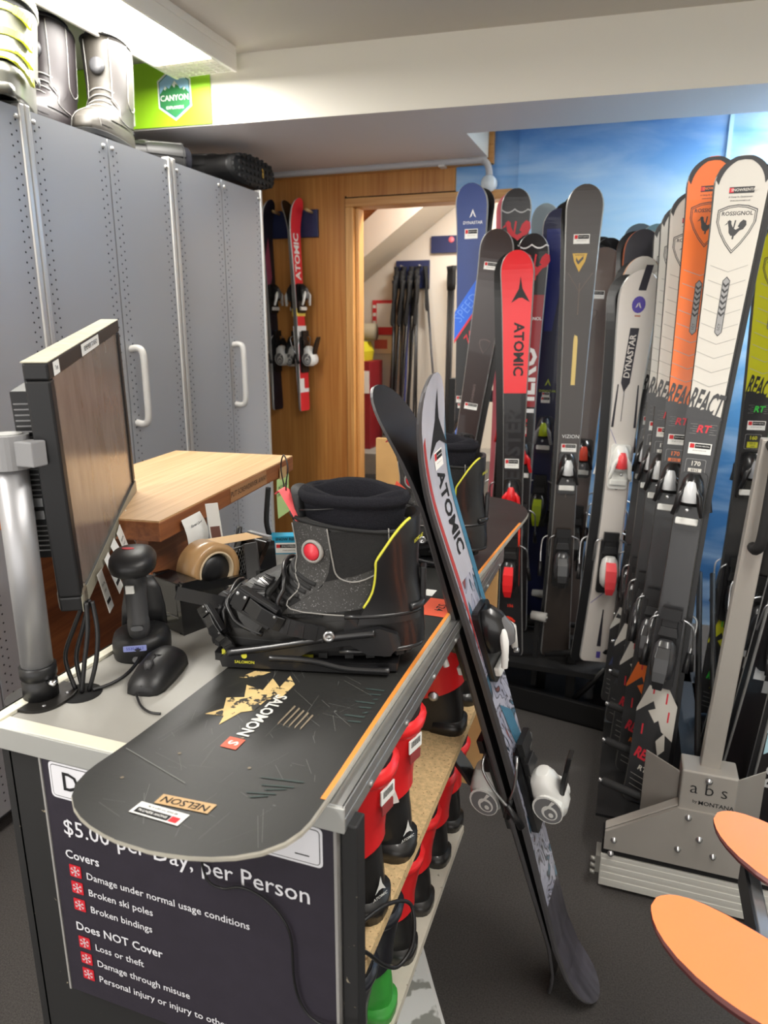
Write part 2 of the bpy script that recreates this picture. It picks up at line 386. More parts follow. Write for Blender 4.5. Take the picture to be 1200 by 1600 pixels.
# ------------------------------------------------------------------ service counter
LAMI = mat('laminate', (156, 154, 148), .45, var=.08, scale=5, bump=.03)
ALU = mat('aluminium', (188, 189, 188), .32, .85, var=.06, scale=30)
CREAM = mat('cream_edge', (222, 218, 200), .5)
CHIP = mat('particle_board', (212, 182, 134), .75, var=.18, scale=160, speck=(230, .64, (120, 86, 50)))
CHIPW = mat('pale_board', (206, 200, 184), .7, var=.1, scale=12, speck=(70, .68, (150, 140, 120)))
DARKP = mat('counter_black', (36, 36, 37), .55, speck=(90, .70, (150, 140, 120)))
YL, YN, YE = .0, .605, 1.57
t = thing('service_counter', 'service counter with grey laminate top, metal edging and open boot shelves', 'counter', (0, 0, 0))
b = MB(); b.cb(-.757, -.262, .607, YE, .905, .93)
b.build('worktop', LAMI, t, bevel=.001)
b = MB(); b.cb(-.284, -.255, .6, YE, .9285, .9325); b.cb(-.258, -.254, .6, YE, .9, .9325); b.cb(-.263, -.2535, .6, YE, .913, .918)
for i in range(7): b.sph((-.2535, .68 + i * .14, .907), (.0025, .005, .005), 8)
b.build('side_edging', ALU, t, bevel=.0008)
b = MB(); b.cb(-.76, -.254, .597, .602, .9, .931); b.cb(-.76, -.254, .6, .622, .9295, .932, 1); b.cb(-.762, -.742, .6, YE, .9295, .935, 1); b.cb(-.762, -.757, .6, YE, .9, .935)
b.build('front_edging', [mat('pale_alu', (196, 197, 194), .4, .5), CREAM], t, bevel=.0008)
b = MB(); b.cb(-.74, -.262, .612, .63, 0, .905); b.build('front_panel', DARKP, t)
b = MB(); b.cb(-.262, -.243, .606, .632, 0, .905); b.build('corner_post', DARKP, t, bevel=.002)
b = MB(); b.cb(-.752, -.737, .612, YE, 0, .905); b.build('back_panel', DARKP, t)
b = MB(); b.cb(-.752, -.264, YE - .018, YE, .3, .9); b.build('end_panel', mat('end_ply', (206, 164, 108), .6, var=.12, scale=8), t)
b = MB(); b.cb(-.737, -.264, .63, YE - .018, .617, .635); b.build('shelf', CHIP, t)
b = MB(); b.cb(-.737, -.294, .63, 1.42, .262, .28); b.build('shelf', CHIPW, t)
w_ = MB(); w_.cb(-.735, -.635, 2.02, 2.04, 0, 1.1); tag(w_.build('plywood_board', mat('upstand', (206, 162, 104), .6, var=.12, scale=8)), 'upright pale plywood board standing behind the snowboard tail', 'board')
# notice on the counter front
PANEL = mat('notice_board', (48, 44, 54), .42, var=.08, scale=40, bump=.05)
PW = mat('notice_white', (226, 226, 232), .5); PR = mat('notice_red', (208, 34, 48), .5)
s = MB(); s.cb(-.673, -.267, .6, .611, .53, .92)
sg = s.build('notice_board', [PANEL], t, bevel=.0006)
s = MB(); s.M = frame((0, .5994, 0), (1, 0, 0), (0, 0, 1))
s.M = s.M
for x0, x1, mi in ((-.661, -.281, 0),):
    s.prism(rrect(x1 - x0, .052, .006, 4, (x0 + x1) / 2, .872), 0, .0004, 0)
    s.prism(rrect(x1 - x0 - .006, .046, .005, 4, (x0 + x1) / 2, .872), .0004, .0006, 2)
    s.prism(rrect(x1 - x0 - .008, .044, .004, 4, (x0 + x1) / 2, .872), .0006, .0008, 0)
s.text('Damage Waiver', .037, MX.Translation((-.642, .872, .0012)), 2, .014, 'LEFT')
s.add([(-.315, .858, .0012), (-.297, .858, .0012), (-.297, .8595, .0012), (-.315, .8595, .0012)], [(0, 1, 2, 3)], 2)
T = lambda tx, x, z, sz, bo=0.: s.text(tx, sz, MX.Translation((x, z, .0006)), 0, bo, 'LEFT')
T('$5.00 per Day, per Person', -.65, .803, .0328, .004)
T('Covers', -.652, .7615, .0185, .014)
T('Damage under normal usage conditions', -.6215, .7345, .0151, .006); T('Broken ski poles', -.6215, .7085, .0151, .006); T('Broken bindings', -.6215, .6815, .0151, .006)
T('Does NOT Cover', -.65, .6465, .0185, .014)
T('Loss or theft', -.6215, .6195, .0151, .006); T('Damage through misuse', -.6215, .593, .0151, .006); T('Personal injury or injury to others', -.6215, .5665, .0151, .006)
for z in (.7365, .7105, .683, .621, .5945, .568):
    s.prism(rrect(.0185, .0185, .001, 2, -.639, z), 0, .0004, 1)
    for k in range(6):
        a = R(60 * k + 30); d = V((math.cos(a), math.sin(a), 0)); p = V((-d.y, d.x, 0)); o = V((-.639, z, .0007))
        s.add([o + p * .0005, o - p * .0005, o + d * .0078 - p * .0005, o + d * .0078 + p * .0005], [(0, 1, 2, 3)], 0)
        for q in (-1, 1):
            e = o + d * .0048; f = e + d * .0022 + p * q * .0022
            s.add([e + d * .0005, e - d * .0005, f - d * .0005, f + d * .0005], [(0, 1, 2, 3)], 0)
lo = s.build('lettering', [PW, PR, INK], sg)
s = MB(); s.cb(-.676, -.264, .5985, .6115, .919, .9225); s.cb(-.2675, -.264, .5985, .6115, .53, .9225); s.cb(-.676, -.673, .5985, .6115, .53, .92)
s.build('notice_edge', mat('worn_edge', (150, 148, 146), .6), sg)

# ------------------------------------------------------------------ things on the counter (camera side)
ZC = .93
t = thing('mounting_pole', 'silver monitor post in a black flange at the counter corner', 'pole', (-.742, .677, ZC))
b = MB(); b.prism(sell(0, 0, .043, .042, 2.6, 28), 0, .004)
for a in (30, 100, 170, 250, 320): b.sph((.034 * math.cos(R(a)), .034 * math.sin(R(a)), .004), (.003, .003, .0015), 8, 1)
b.build('flange', [mat('flange', (44, 42, 40), .4, .4), STEEL], t)
b = MB(); b.lathe([(.023, .004), (.023, .028), (.021, .03), (.021, .033), (.024, .035), (.024, .05), (.02, .052)], 24); b.build('collar', BLACK, t)
b = MB(); b.tube([(.02, -.004, .03), (.034, -.006, .03)], .005, 6); b.build('bolt', CHROME, t)
b = MB(); b.lathe([(.0205, .045), (.0205, .33)], 28); b.build('tube', mat('satin_tube', (170, 170, 173), .42, .6), t)
b = MB(); b.prism(sell(0, 0, .026, .026, 2, 28), .325, .368); b.cb(.0, .05, -.012, .012, .33, .362)
b.prism([(.018 * math.cos(i * PI / 8), .018 * math.sin(i * PI / 8)) for i in range(16)], .368, .3695, 1)
b.build('cap', [mat('cap_grey', (138, 138, 140), .5), mat('cap_light', (176, 176, 174), .5)], t, bevel=.002)
# monitor: near edge at A, far edge at B
A = V((-.693, .72, 1.049)); B = V((-.952, 1.17, 1.104)); u = (B - A).normalized(); W = (B - A).length; Hh = .34
mm = frame(A, u, (0, 0, 1))           # x along the width, y up, z = normal
if mm.to_3x3().col[2].x < 0: mm = frame(B, -u, (0, 0, 1))
t = thing('computer_monitor', 'black monitor on the silver post, seen edge on with dusty screen', 'monitor', mtx=mm)
flip = (mm.translation - A).length > .01
b = MB(); bz = .022
b.cb(0, W, 0, bz, -.03, 0); b.cb(0, W, Hh - bz, Hh, -.03, 0); b.cb(0, bz, bz, Hh - bz, -.03, 0); b.cb(W - bz, W, bz, Hh - bz, -.03, 0); b.cb(.006, W - .006, .006, Hh - .006, -.032, -.006)
b.build('bezel', BLACK, t, bevel=.003)
b = MB(); b.cb(bz, W - bz, bz, Hh - bz, -.006, -.0035)
b.build('screen', mat('screen_glass', (128, 118, 112), .2, spec=.9, var=.22, scale=9, stretch=(3, 1, 1), speck=(300, .7, (170, 164, 156))), t)
b = MB(); b.cb(.0, W, Hh, Hh + .0012, -.031, 0); b.build('dust_strip', mat('dusty_top', (196, 192, 172), .9, var=.1, scale=60), t)
b = MB(); b.cb(.0, W, -.001, .0215, -.0002, .0008); b.build('lower_strip', mat('lower_strip', (150, 146, 130), .5), t)
b = MB(); x0, x1 = (W - .36, W - .03) if flip else (.03, .36)
b.cb(x0, x1, .07, .3, -.058, -.03)
for i in range(18): b.cb(x0 - .001, x1 + .001, .16 + i * .0072, .1625 + i * .0072, -.056, -.033, 1)
for i in range(6): b.cb(x0 - .001, x1 + .001, .08 + i * .0072, .0825 + i * .0072, -.056, -.033, 1)
b.build('back_housing', [BLACK, MGREY], t, bevel=.003)
xs = W - .001 if flip else .001
b = MB()
for z in (.128, .146): b.cb(x1 - .002 if flip else x0 - .004, x1 + .004 if flip else x0 + .002, z, z + .012, -.05, -.038)
b.build('usb_port', STEEL, t)
b = MB(); xa = W - .1 if flip else .02
b.cb(xa, xa + .08, .14, .22, -.09, -.05); b.build('mount_plate', DGREY, t, bevel=.003)
fx = (lambda a: W - a) if flip else (lambda a: a)
fr0 = frame((fx(.07), Hh - .011, .0009), (1, 0, 0), (0, 1, 0))
for cx, wd_, tx, sz in ((.035, .03, 'Test', .0085), (.25, .13, 'REMEMBER TO READ', .0105)):
    b = MB(); b.M = frame((fx(cx), Hh - .011, .0007), (1, 0, 0), (0, 1, 0)); b.prism(rrect(wd_, .017, .001, 2), 0, .0004, 0); b.text(tx, sz, MX.Translation((0, 0, .0007)), 1, .0)
    b.build('label_strip', [PAPER, INK], t)
for i, cx in enumerate((.1, .16, .215, .275, .345)):
    b = MB(); b.M = MX.Translation((fx(cx), .012, .004)) @ MX.Rotation(R(-8 + 5 * i), 4, 'Z') @ MX.Rotation(R(-12 - 4 * (i % 3)), 4, 'X')
    b.cb(-.017, .017, -.062, .0, 0, .0005); b.text('RENTAL', .006, MX.Translation((0, -.02, .0008)), 1); b.text('CARD', .0055, MX.Translation((0, -.03, .0008)), 1); b.cb(-.012, .012, -.05, -.044, .0006, .0008, 1)
    b.build('hanging_label', [PAPER, INK], t)
b = MB(); b.cb(fx(.02) - .014, fx(.02) + .014, -.004, .03, -.034, .002); b.build('tape_wrap', mat('clear_tape', (120, 110, 96), .15, coat=.6), t, bevel=.006)
# cables from the monitor down through the counter hole
hole = MB(); hole.lathe([(0, 0), (.028, 0), (.028, .0012), (0, .0012)], 24); o = hole.build('cable_hole', DARKIN, loc=(-.698, .704, ZC)); tag(o, 'round dark cable hole in the counter top beside the black flange', 'hole')
for i, (dx, dy, sw) in enumerate(((-.009, .0, -.02), (-.003, .006, -.012), (.004, -.004, .004), (.009, .004, .012))):
    b = MB(); b.tube(spline([(-.692 + dx * .5, .728 + dy, 1.06), (-.694 + dx + sw * .6, .722 + dy, 1.02), (-.7 + dx + sw, .714 + dy, .975), (-.7 + dx * 1.1, .707 + dy, .9325)], 6), .0032, 8)
    o = b.build('monitor_cable', BLACK); tag(o, ['black cable farthest left of the four hanging under the monitor', 'second black cable from the left hanging under the monitor', 'third black cable from the left hanging under the monitor', 'black cable farthest right of the four hanging under the monitor'][i], 'cable', 'cables under the monitor')
b = MB(); b.tube(spline([(-.684, .712, .934), (-.672, .735, .934), (-.668, .765, .936), (-.675, .8, .94), (-.684, .815, .945)], 6), .0026, 8)
tag(b.build('scanner_cable', BLACK), 'two-strand black cable from the scanner stand to the cable hole', 'cable')
b = MB(); b.tube(spline([(-.617, .72, .936), (-.6, .705, .933), (-.585, .695, .933), (-.57, .69, .933), (-.556, .692, .933)], 6), .0017, 8)
tag(b.build('mouse_cable', BLACK), 'thin black cord curling from the mouse toward the snowboard', 'cable')
# barcode scanner stand and scanner
t = thing('scanner_stand', 'black round charging stand holding the barcode scanner', 'stand', (-.702, .845, ZC), R(-60))
b = MB(); b.loft([[(x * k, y * k, z) for x, y in sell(0, 0, .046, .044, 2.3, 28)] for k, z in ((.97, 0), (1, .006), (1, .024), (.94, .034), (.7, .04), (.3, .038))])
b.build('base', BLACK, t)
b = MB(); b.loft([[(-.036 + .01 * math.cos(a) - dx, w_ * math.sin(a), z) for a in [2 * PI * q / 20 for q in range(20)]] for z, w_, dx in ((.03, .036, 0), (.06, .034, .004), (.09, .028, .01), (.108, .018, .014))]); b.build('back_shield', BLACK, t)
b = MB(); b.M = frame((.0455, -.004, .02), (0, 1, 0), (-.12, 0, 1)); b.prism(rrect(.034, .009, .001, 2, 0, .006), 0, .0005, 0); b.text('5520 0312', .006, MX.Translation((0, .006, .0008)), 1); b.prism([(.005 * math.cos(k), .005 * math.sin(k) - .012) for k in [2 * PI * q / 12 for q in range(12)]], 0, .0006, 2)
b.build('asset_label', [mat('lilac_label', (150, 160, 220), .6), mat('blue_ink', (40, 50, 160), .6), MGREY], t)
t = thing('barcode_scanner', 'black handheld barcode scanner with red oval badge in its stand', 'scanner', (-.695, .835, ZC + .036), R(-60))
b = MB(); ax = V((-.012, -.002, .11)); rings = []
for k, a_, b_ in ((0, .013, .014), (.12, .0165, .0165), (.25, .0165, .0165), (.27, .0155, .0155), (.6, .0155, .016), (.85, .018, .018), (1, .022, .02)):
    c = V((0.012, 0, 0)) + ax * k; rings.append([c + V((a_ * math.cos(q), b_ * math.sin(q), 0)) for q in [2 * PI * i / 18 for i in range(18)]])
b.loft(rings); b.build('grip', DGREY, t)
b = MB(); b.M = MX.Translation((.008, 0, .124)) @ MX.Rotation(R(4), 4, 'Y')
b.loft([[(x * k, y * k, z) for x, y in sell(.004, 0, .045, .034, 2.4, 26)] for k, z in ((.75, -.017), (.96, -.01), (1, .0), (.97, .006), (.85, .012), (.5, .017), (.2, .018))]); b.build('head', BLACK, t)
b = MB(); b.M = MX.Translation((.008, -.006, .1405)) @ MX.Rotation(R(75), 4, 'Z'); b.prism([(.008 * math.cos(q) * 1.2, .0045 * math.sin(q)) for q in [2 * PI * i / 16 for i in range(16)]], 0, .002); b.build('badge', mat('badge_red', (190, 50, 60), .3), t)
b = MB(); b.M = frame((.0255, -.006, .082), (0, 1, 0), (-.1, 0, 1)); b.cb(-.006, .006, -.006, .006, -.006, .0006); b.build('white_sticker', PAPER, t)
b = MB(); b.M = frame((.021, 0, .02), (0, 1, 0), (-.1, 0, 1)); b.prism(sell(0, 0, .009, .004, 3, 14), 0, .009); b.build('trigger', BLACKG, t, bevel=.001)
# mouse
t = thing('computer_mouse', 'black computer mouse on the grey counter in front of the scanner', 'mouse', (-.627, .785, ZC), math.atan2(.127, -.03))
def mring(x, w, z1):
    return [(x, w * math.cos(q), max(.001, z1 * math.sin(q) ** .8 if math.sin(q) > 0 else .001)) for q in [PI * i / 12 for i in range(13)]]
b = MB(); b.loft([mring(x, w, z) for x, w, z in ((-.062, .012, .01), (-.058, .022, .018), (-.045, .028, .027), (-.015, .0305, .034), (.015, .031, .036), (.04, .029, .03), (.055, .022, .02), (.062, .01, .009))]); b.build('shell', BLACK, t)
b = MB(); b.tube([(-.03, -.0045, .0315), (-.03, .0045, .0315)], .0075, 14); b.build('wheel', DGREY, t)
b = MB(); b.tube([(-.06, 0, .0145), (-.035, 0, .0305), (-.005, 0, .0355)], .0007, 6); b.tube([(-.005 + .002 * abs(k), k * .003, .0358 - .00045 * k * k) for k in range(-7, 8)], .0007, 6); b.build('button_seam', DARKIN, t)
# packing tape dispenser
t = thing('tape_dispenser', 'heavy black desk tape dispenser on the counter behind the snowboard binding', 'tape dispenser', (-.678, 1.028, ZC), math.atan2(.2, .073))
b = MB(); prof = [(-.105, 0), (.105, 0), (.107, .04), (.102, .118), (.094, .12), (.066, .076), (.04, .07), (-.04, .076), (-.07, .09), (-.1, .092), (-.108, .075)]
for y0, y1 in ((-.042, -.032), (.032, .042)):
    b.M = MX(((1, 0, 0, 0), (0, 0, 1, 0), (0, 1, 0, 0), (0, 0, 0, 1))); b.prism(prof, y0, y1); b.M = MX.Identity(4)
b.cb(-.105, .105, -.034, .034, 0, .03); b.cb(-.107, -.066, -.034, .034, .03, .09); b.cb(.09, .102, -.034, .034, .03, .116)
b.build('body', BLACKG, t, bevel=.003)
b = MB(); b.cb(.098, .107, -.03, .03, .114, .124); b.build('cutter', STEEL, t)
t = thing('tape_roll', 'roll of brown packing tape sitting in the black dispenser', 'tape', (-.684, 1.012, ZC + .085), math.atan2(.2, .073))
b = MB(); b.M = MX.Rotation(PI / 2, 4, 'X'); b.lathe([(.036, -.024), (.05, -.024), (.05, .024), (.036, .024), (.036, -.024)], 40, 0, True, (0, 0))
b.build('tape', mat('brown_tape', (178, 140, 96), .35, coat=.3), t)
b = MB(); b.M = MX.Rotation(PI / 2, 4, 'X'); b.lathe([(.033, -.025), (.0365, -.025), (.0365, .025), (.033, .025), (.033, -.025)], 40, 0, True, (0, 0)); b.build('core', mat('card_core', (206, 186, 156), .8), t)
b = MB(); b.M = MX.Rotation(PI / 2, 4, 'X'); b.lathe([(.008, -.02), (.03, -.02), (.03, .02), (.008, .02)], 24); b.build('hub', BLACK, t)
b = MB(); b.add([(.012, -.023, .047), (.012, .023, .047), (.108, .023, .038), (.108, -.023, .038)], [(0, 1, 2, 3)]); b.add([(.012, -.023, .0475), (.012, .023, .0475), (.108, .023, .0385), (.108, -.023, .0385)], [(0, 1, 2, 3)]); b.build('tape_tongue', TAN, t)
# pen cup
t = thing('pen_cup', 'silver wire mesh pen cup behind the tape dispenser', 'cup', (-.712, 1.115, ZC))
b = MB(); 
for i in range(30):
    for sgn in (1, -1):
        pts = [(.037 * math.cos(2 * PI * i / 30 + sgn * k * .16), .037 * math.sin(2 * PI * i / 30 + sgn * k * .16), .004 + .092 * k / 8) for k in range(9)]
        b.tube(pts, .0006, 4)
b.build('mesh_wall', STEEL, t)
b = MB()
for z, r in ((.098, .0022), (.003, .002)): b.tube([(.037 * math.cos(2 * PI * k / 32), .037 * math.sin(2 * PI * k / 32), z) for k in range(33)], r, 8)
b.build('rim', STEEL, t)
b = MB(); b.lathe([(0, 0.001), (.036, .001), (.036, .003), (0, .003)], 24); b.build('base', DGREY, t)
b = MB(); b.tube([(-.69, 1.122, .935), (-.7, 1.13, 1.0), (-.693, 1.138, 1.058)], [.005, .006, .0055], 12); tag(b.build('marker_pen', BLACK), 'black marker pen leaning in the mesh cup', 'pen')
b = MB(); b.M = frame((-.722, 1.12, .936), (.9, .35, .1), (-.03, .02, 1)); b.cb(-.012, .012, 0, .17, -.001, .001); b.cb(-.009, .009, .09, .125, .0011, .0014, 1); b.cb(-.009, .009, .05, .07, .0011, .0014, 2)
tag(b.build('plastic_ruler', [PAPER, mat('barcode_brown', (120, 80, 70), .6), INK]), 'white printed card strip standing in the mesh cup', 'card')
# blue edge tool with lanyard
t = thing('edge_tool', 'small bright blue ski edge tool with a white sticker at the counter back', 'tool', (-.715, 1.385, ZC), R(22))
b = MB(); b.M = MX(((1, 0, 0, 0), (0, 0, 1, 0), (0, 1, 0, 0), (0, 0, 0, 1))); b.prism([(-.052, 0), (.05, 0), (.05, .03), (.042, .042), (-.052, .042)], -.016, .016); b.build('body', mat('cyan_plastic', (38, 160, 200), .4), t, bevel=.003)
b = MB(); b.cb(.05, .064, -.01, .01, .006, .036); b.build('red_insert', mat('coral', (230, 80, 80), .4), t, bevel=.003)
b = MB(); b.M = frame((-.0, -.0165, .015), (1, 0, 0), (0, 0, 1)); b.prism(rrect(.06, .024, .001, 2), 0, .0004, 0); b.prism(rrect(.046, .008, .0005, 2, .003, .004), .0004, .0006, 1); b.prism(rrect(.008, .008, .0005, 2, -.024, .004), .0004, .0008, 2); b.text('SNOWRENTAL', .006, MX.Translation((.004, .004, .0009)), 0); b.text('TUNE & RENTAL', .004, MX.Translation((0, -.006, .0009)), 1); b.text('SNOW RENTAL', .009, MX.Translation((.002, .0205, .0009)), 1, .02)
b.build('sticker', [PAPER, INK, REDI], t)
b = MB(); b.tube(spline([(-.045, 0, .042), (-.05, 0, .07), (-.048, .005, .11), (-.044, .01, .15)], 5), .006, 8); b.build('lanyard', BLACKM, t)

# ------------------------------------------------------------------ small wooden bench behind the counter
DESKW = grain('bench_top', (190, 146, 98), (222, 184, 138), 1, 7., .45, 110.)
DESKE = grain('bench_edge', (112, 62, 34), (160, 98, 56), 1, 9., .5, 80.)
ang = math.atan2(-.074, .668)
t = thing('wooden_bench', 'small wooden bench with a thick worn top beside the counter', 'bench', (-.763, .99, 0), -math.atan2(-.074, .668))
L_, Wd = .672, .34
b = MB(); b.cb(-Wd, 0, 0, L_, 1.062, 1.098); b.build('edge_band', DESKE, t, bevel=.002)
b = MB(); b.cb(-Wd + .001, -.001, .001, L_ - .001, 1.097, 1.1008)
b.build('top', DESKW, t)
b = MB(); b.cb(-.075, -.05, .04, .27, 0, 1.062); b.build('side_panel', DESKE, t)
b = MB(); b.cb(-Wd + .02, -Wd + .045, .04, .6, 0, 1.062); b.build('side_panel', DESKE, t)
mb_ = t.matrix_basis.copy()
def onedge(y, z, off=.0006): return mb_ @ V((off, y, z))
ev = (mb_.to_3x3() @ V((0, 1, 0)))
t2 = MB(); t2.M = frame(onedge(.385, 1.081), ev, (0, 0, 1)); t2.prism(rrect(.2, .031, .001, 2), 0, .0004, 0); t2.text('PUT SCREWDRIVER AWAY', .0165, MX.Translation((0, 0, .0008)), 1, .0, shear=.15)
tag(t2.build('tape_note', [mat('tape_note', (168, 122, 84), .4), INK]), 'strip of brown tape with handwritten reminder on the bench edge', 'note')
t2 = thing('sticky_note', 'pale green note with handwriting taped to the far end of the bench edge', 'note', mtx=frame(onedge(.585, 1.05, .002), ev, (.06, 0, 1)))
b = MB(); b.loft([[(x, .012 - .1 * k, .001 + .006 * k * k) for x in (-.042, -.014, .014, .042)] for k in (0, .25, .5, .75, 1)], 0, (0, 0), True, False); b.build('paper', mat('green_note', (196, 226, 150), .8), t2)
b = MB(); b.text('NO NAMES', .0125, MX.Translation((0, -.012, .0025)), 0, 0, shear=.1); b.text('ON DIALOGUES', .0105, MX.Translation((0, -.03, .0028)), 0, 0, shear=.1); b.build('handwriting', INK, t2)
b = MB(); b.prism(rrect(.045, .03, .001, 2, 0, .022), .0008, .0014); b.build('tape', TAN, t2)
t2 = thing('receipt_slip', 'curled white printed slip stuck on the near bench edge', 'note', mtx=frame(onedge(.1, 1.074, .002), ev, (.16, 0, 1)))
b = MB(); b.loft([[(x + .012 * k, .012 - .072 * k, .002 + .02 * math.sin(k * 3) * (.5 + x * 4) + .012 * k) for x in (-.036, -.012, .012, .036)] for k in (0, .2, .4, .6, .8, 1)], 0, (0, 0), True, False); b.build('paper', PAPER, t2)
b = MB(); b.text('Rental Card', .0085, MX.Translation((.006, -.004, .0125)), 0, .01); b.build('print', INK, t2)

# ------------------------------------------------------------------ skis
# a ski's own frame: origin at the tail, z along the ski to the tip, x across, topsheet towards -y
class Ski:
    def __init__(s, L, wt=.118, ww=.07, wl=.105, rise=.035, nose=.075, tailrise=.0, th=.014, rl=.2, tn=.05, camber=0.):
        s.cam = camber; s.tn = tn; s.L, s.wt, s.ww, s.wl, s.rise, s.nose, s.tr, s.th0, s.rl = L, wt, ww, wl, rise, nose, tailrise, th, rl
    def w(s, v):
        L = s.L; vs = L - s.nose
        if v > vs: return s.wt * max(.02, 1 - ((v - vs) / s.nose) ** 2.4) ** .5
        if v < s.tn and s.tr: return s.wl * max(.02, 1 - ((s.tn - v) / s.tn) ** 2.4) ** .5
        if v < .02: return s.wl * (.78 + .22 * math.sqrt(max(0, 1 - ((.02 - v) / .02) ** 2)))
        v0 = s.tn if s.tr else .02; t = (v - v0) / (vs - v0)
        if t < .45: q = 1 - t / .45; return s.ww + (s.wl - s.ww) * q ** 1.6
        q = (t - .45) / .55; return s.ww + (s.wt - s.ww) * q ** 1.6
    def c(s, v):
        y = -s.cam * math.sin(PI * v / s.L) ** 2
        if v > s.L - s.rl: y -= s.rise * ((v - s.L + s.rl) / s.rl) ** 2
        if s.tr and v < .18: y -= s.tr * ((.18 - v) / .18) ** 2
        return y
    def th(s, v):
        t = v / s.L; return s.th0 * (.42 + .58 * math.sin(PI * min(1, max(0, t))) ** .7)
    def S(s, x, v, off=.0006): return V((x, s.c(v) - s.th(v) - off, v))
    def body(s, segs, sidew=.93):
        """segs: (v_start, material slot) for the topsheet from tail to tip; slot 0 base, 1 sidewall"""
        b = MB(); L = s.L
        vs = {0., .004, .01, .02, .05, .1, .18} | ({s.tn * k for k in (.004, .03, .08, .15, .3, .5, .75, 1)} if s.tr else set()); vs |= {L - s.nose * k for k in (0.004, .03, .08, .15, .25, .4, .6, .8, 1)} | {L - s.rl * k for k in (.5, .62, .75, .88, 1)}
        vs |= {L * k / 10 for k in range(2, 9)} | {q for q, _ in segs if q > 0}
        vs = sorted(q for q in vs if 0 <= q <= L); out = [vs[0]]
        for q in vs[1:]:
            if q - out[-1] > .0015: out.append(q)
        rings = []
        for v in out:
            w, c, th = s.w(v) / 2, s.c(v), s.th(v)
            rings.append([(-w, c, v), (w, c, v), (w, c - .6 * th, v), (w * sidew, c - th, v), (-w * sidew, c - th, v), (-w, c - .6 * th, v)])
        n0 = 0
        for i in range(len(out) - 1):
            mi = 0
            for q, m_ in segs:
                if q <= out[i] + 1e-6: mi = m_
            r0, r1 = rings[i], rings[i + 1]
            for j in range(6):
                k = (j + 1) % 6
                b.add([r0[j], r0[k], r1[k], r1[j]], [(0, 1, 2, 3)], (0, 1, 1, mi, 1, 1)[j])
        b.add(rings[0], [tuple(range(6))], 1); b.add(rings[-1], [tuple(range(5, -1, -1))], 1)
        return b
    def decal(s, b, pts, mi, off=.0006, faces=None):
        """flat shape in (x, v) laid on the topsheet, cut finely where the tip curves"""
        bm = bmesh.new(); vv = [bm.verts.new((x, v, 0)) for x, v in pts]
        for f in (faces or [tuple(range(len(pts)))]):
            try: bm.faces.new([vv[i] for i in f])
            except ValueError: pass
        hi, lo = max(v for _, v in pts), min(v for _, v in pts); cut = s.L - s.rl
        if not faces:
            k = max(lo, 0)
            while k < hi:
                if k > cut - .02 or s.tr: bmesh.ops.bisect_plane(bm, geom=bm.verts[:] + bm.edges[:] + bm.faces[:], plane_co=(0, k, 0), plane_no=(0, 1, 0))
                k += .02
        bm.verts.index_update()
        b.add([s.S(p.co.x, p.co.y, off) for p in bm.verts], [tuple(q.index for q in f.verts) for f in bm.faces], mi); bm.free()
    def text(s, b, body, size, x, v, mi, rot=0, bold=.01, sx=1., shear=0., off=.0008):
        vs, fs = text2d(body, size, bold); a = R(rot); ca, sa = math.cos(a), math.sin(a)
        P = []
        for p, q in vs:
            p = p * sx + q * shear; P.append((x + p * ca - q * sa, v + p * sa + q * ca))
        s.decal(b, P, mi, off, fs)
    def rect(s, b, x0, x1, v0, v1, mi, off=.0006): s.decal(b, [(x0, v0), (x1, v0), (x1, v1), (x0, v1)], mi, off)

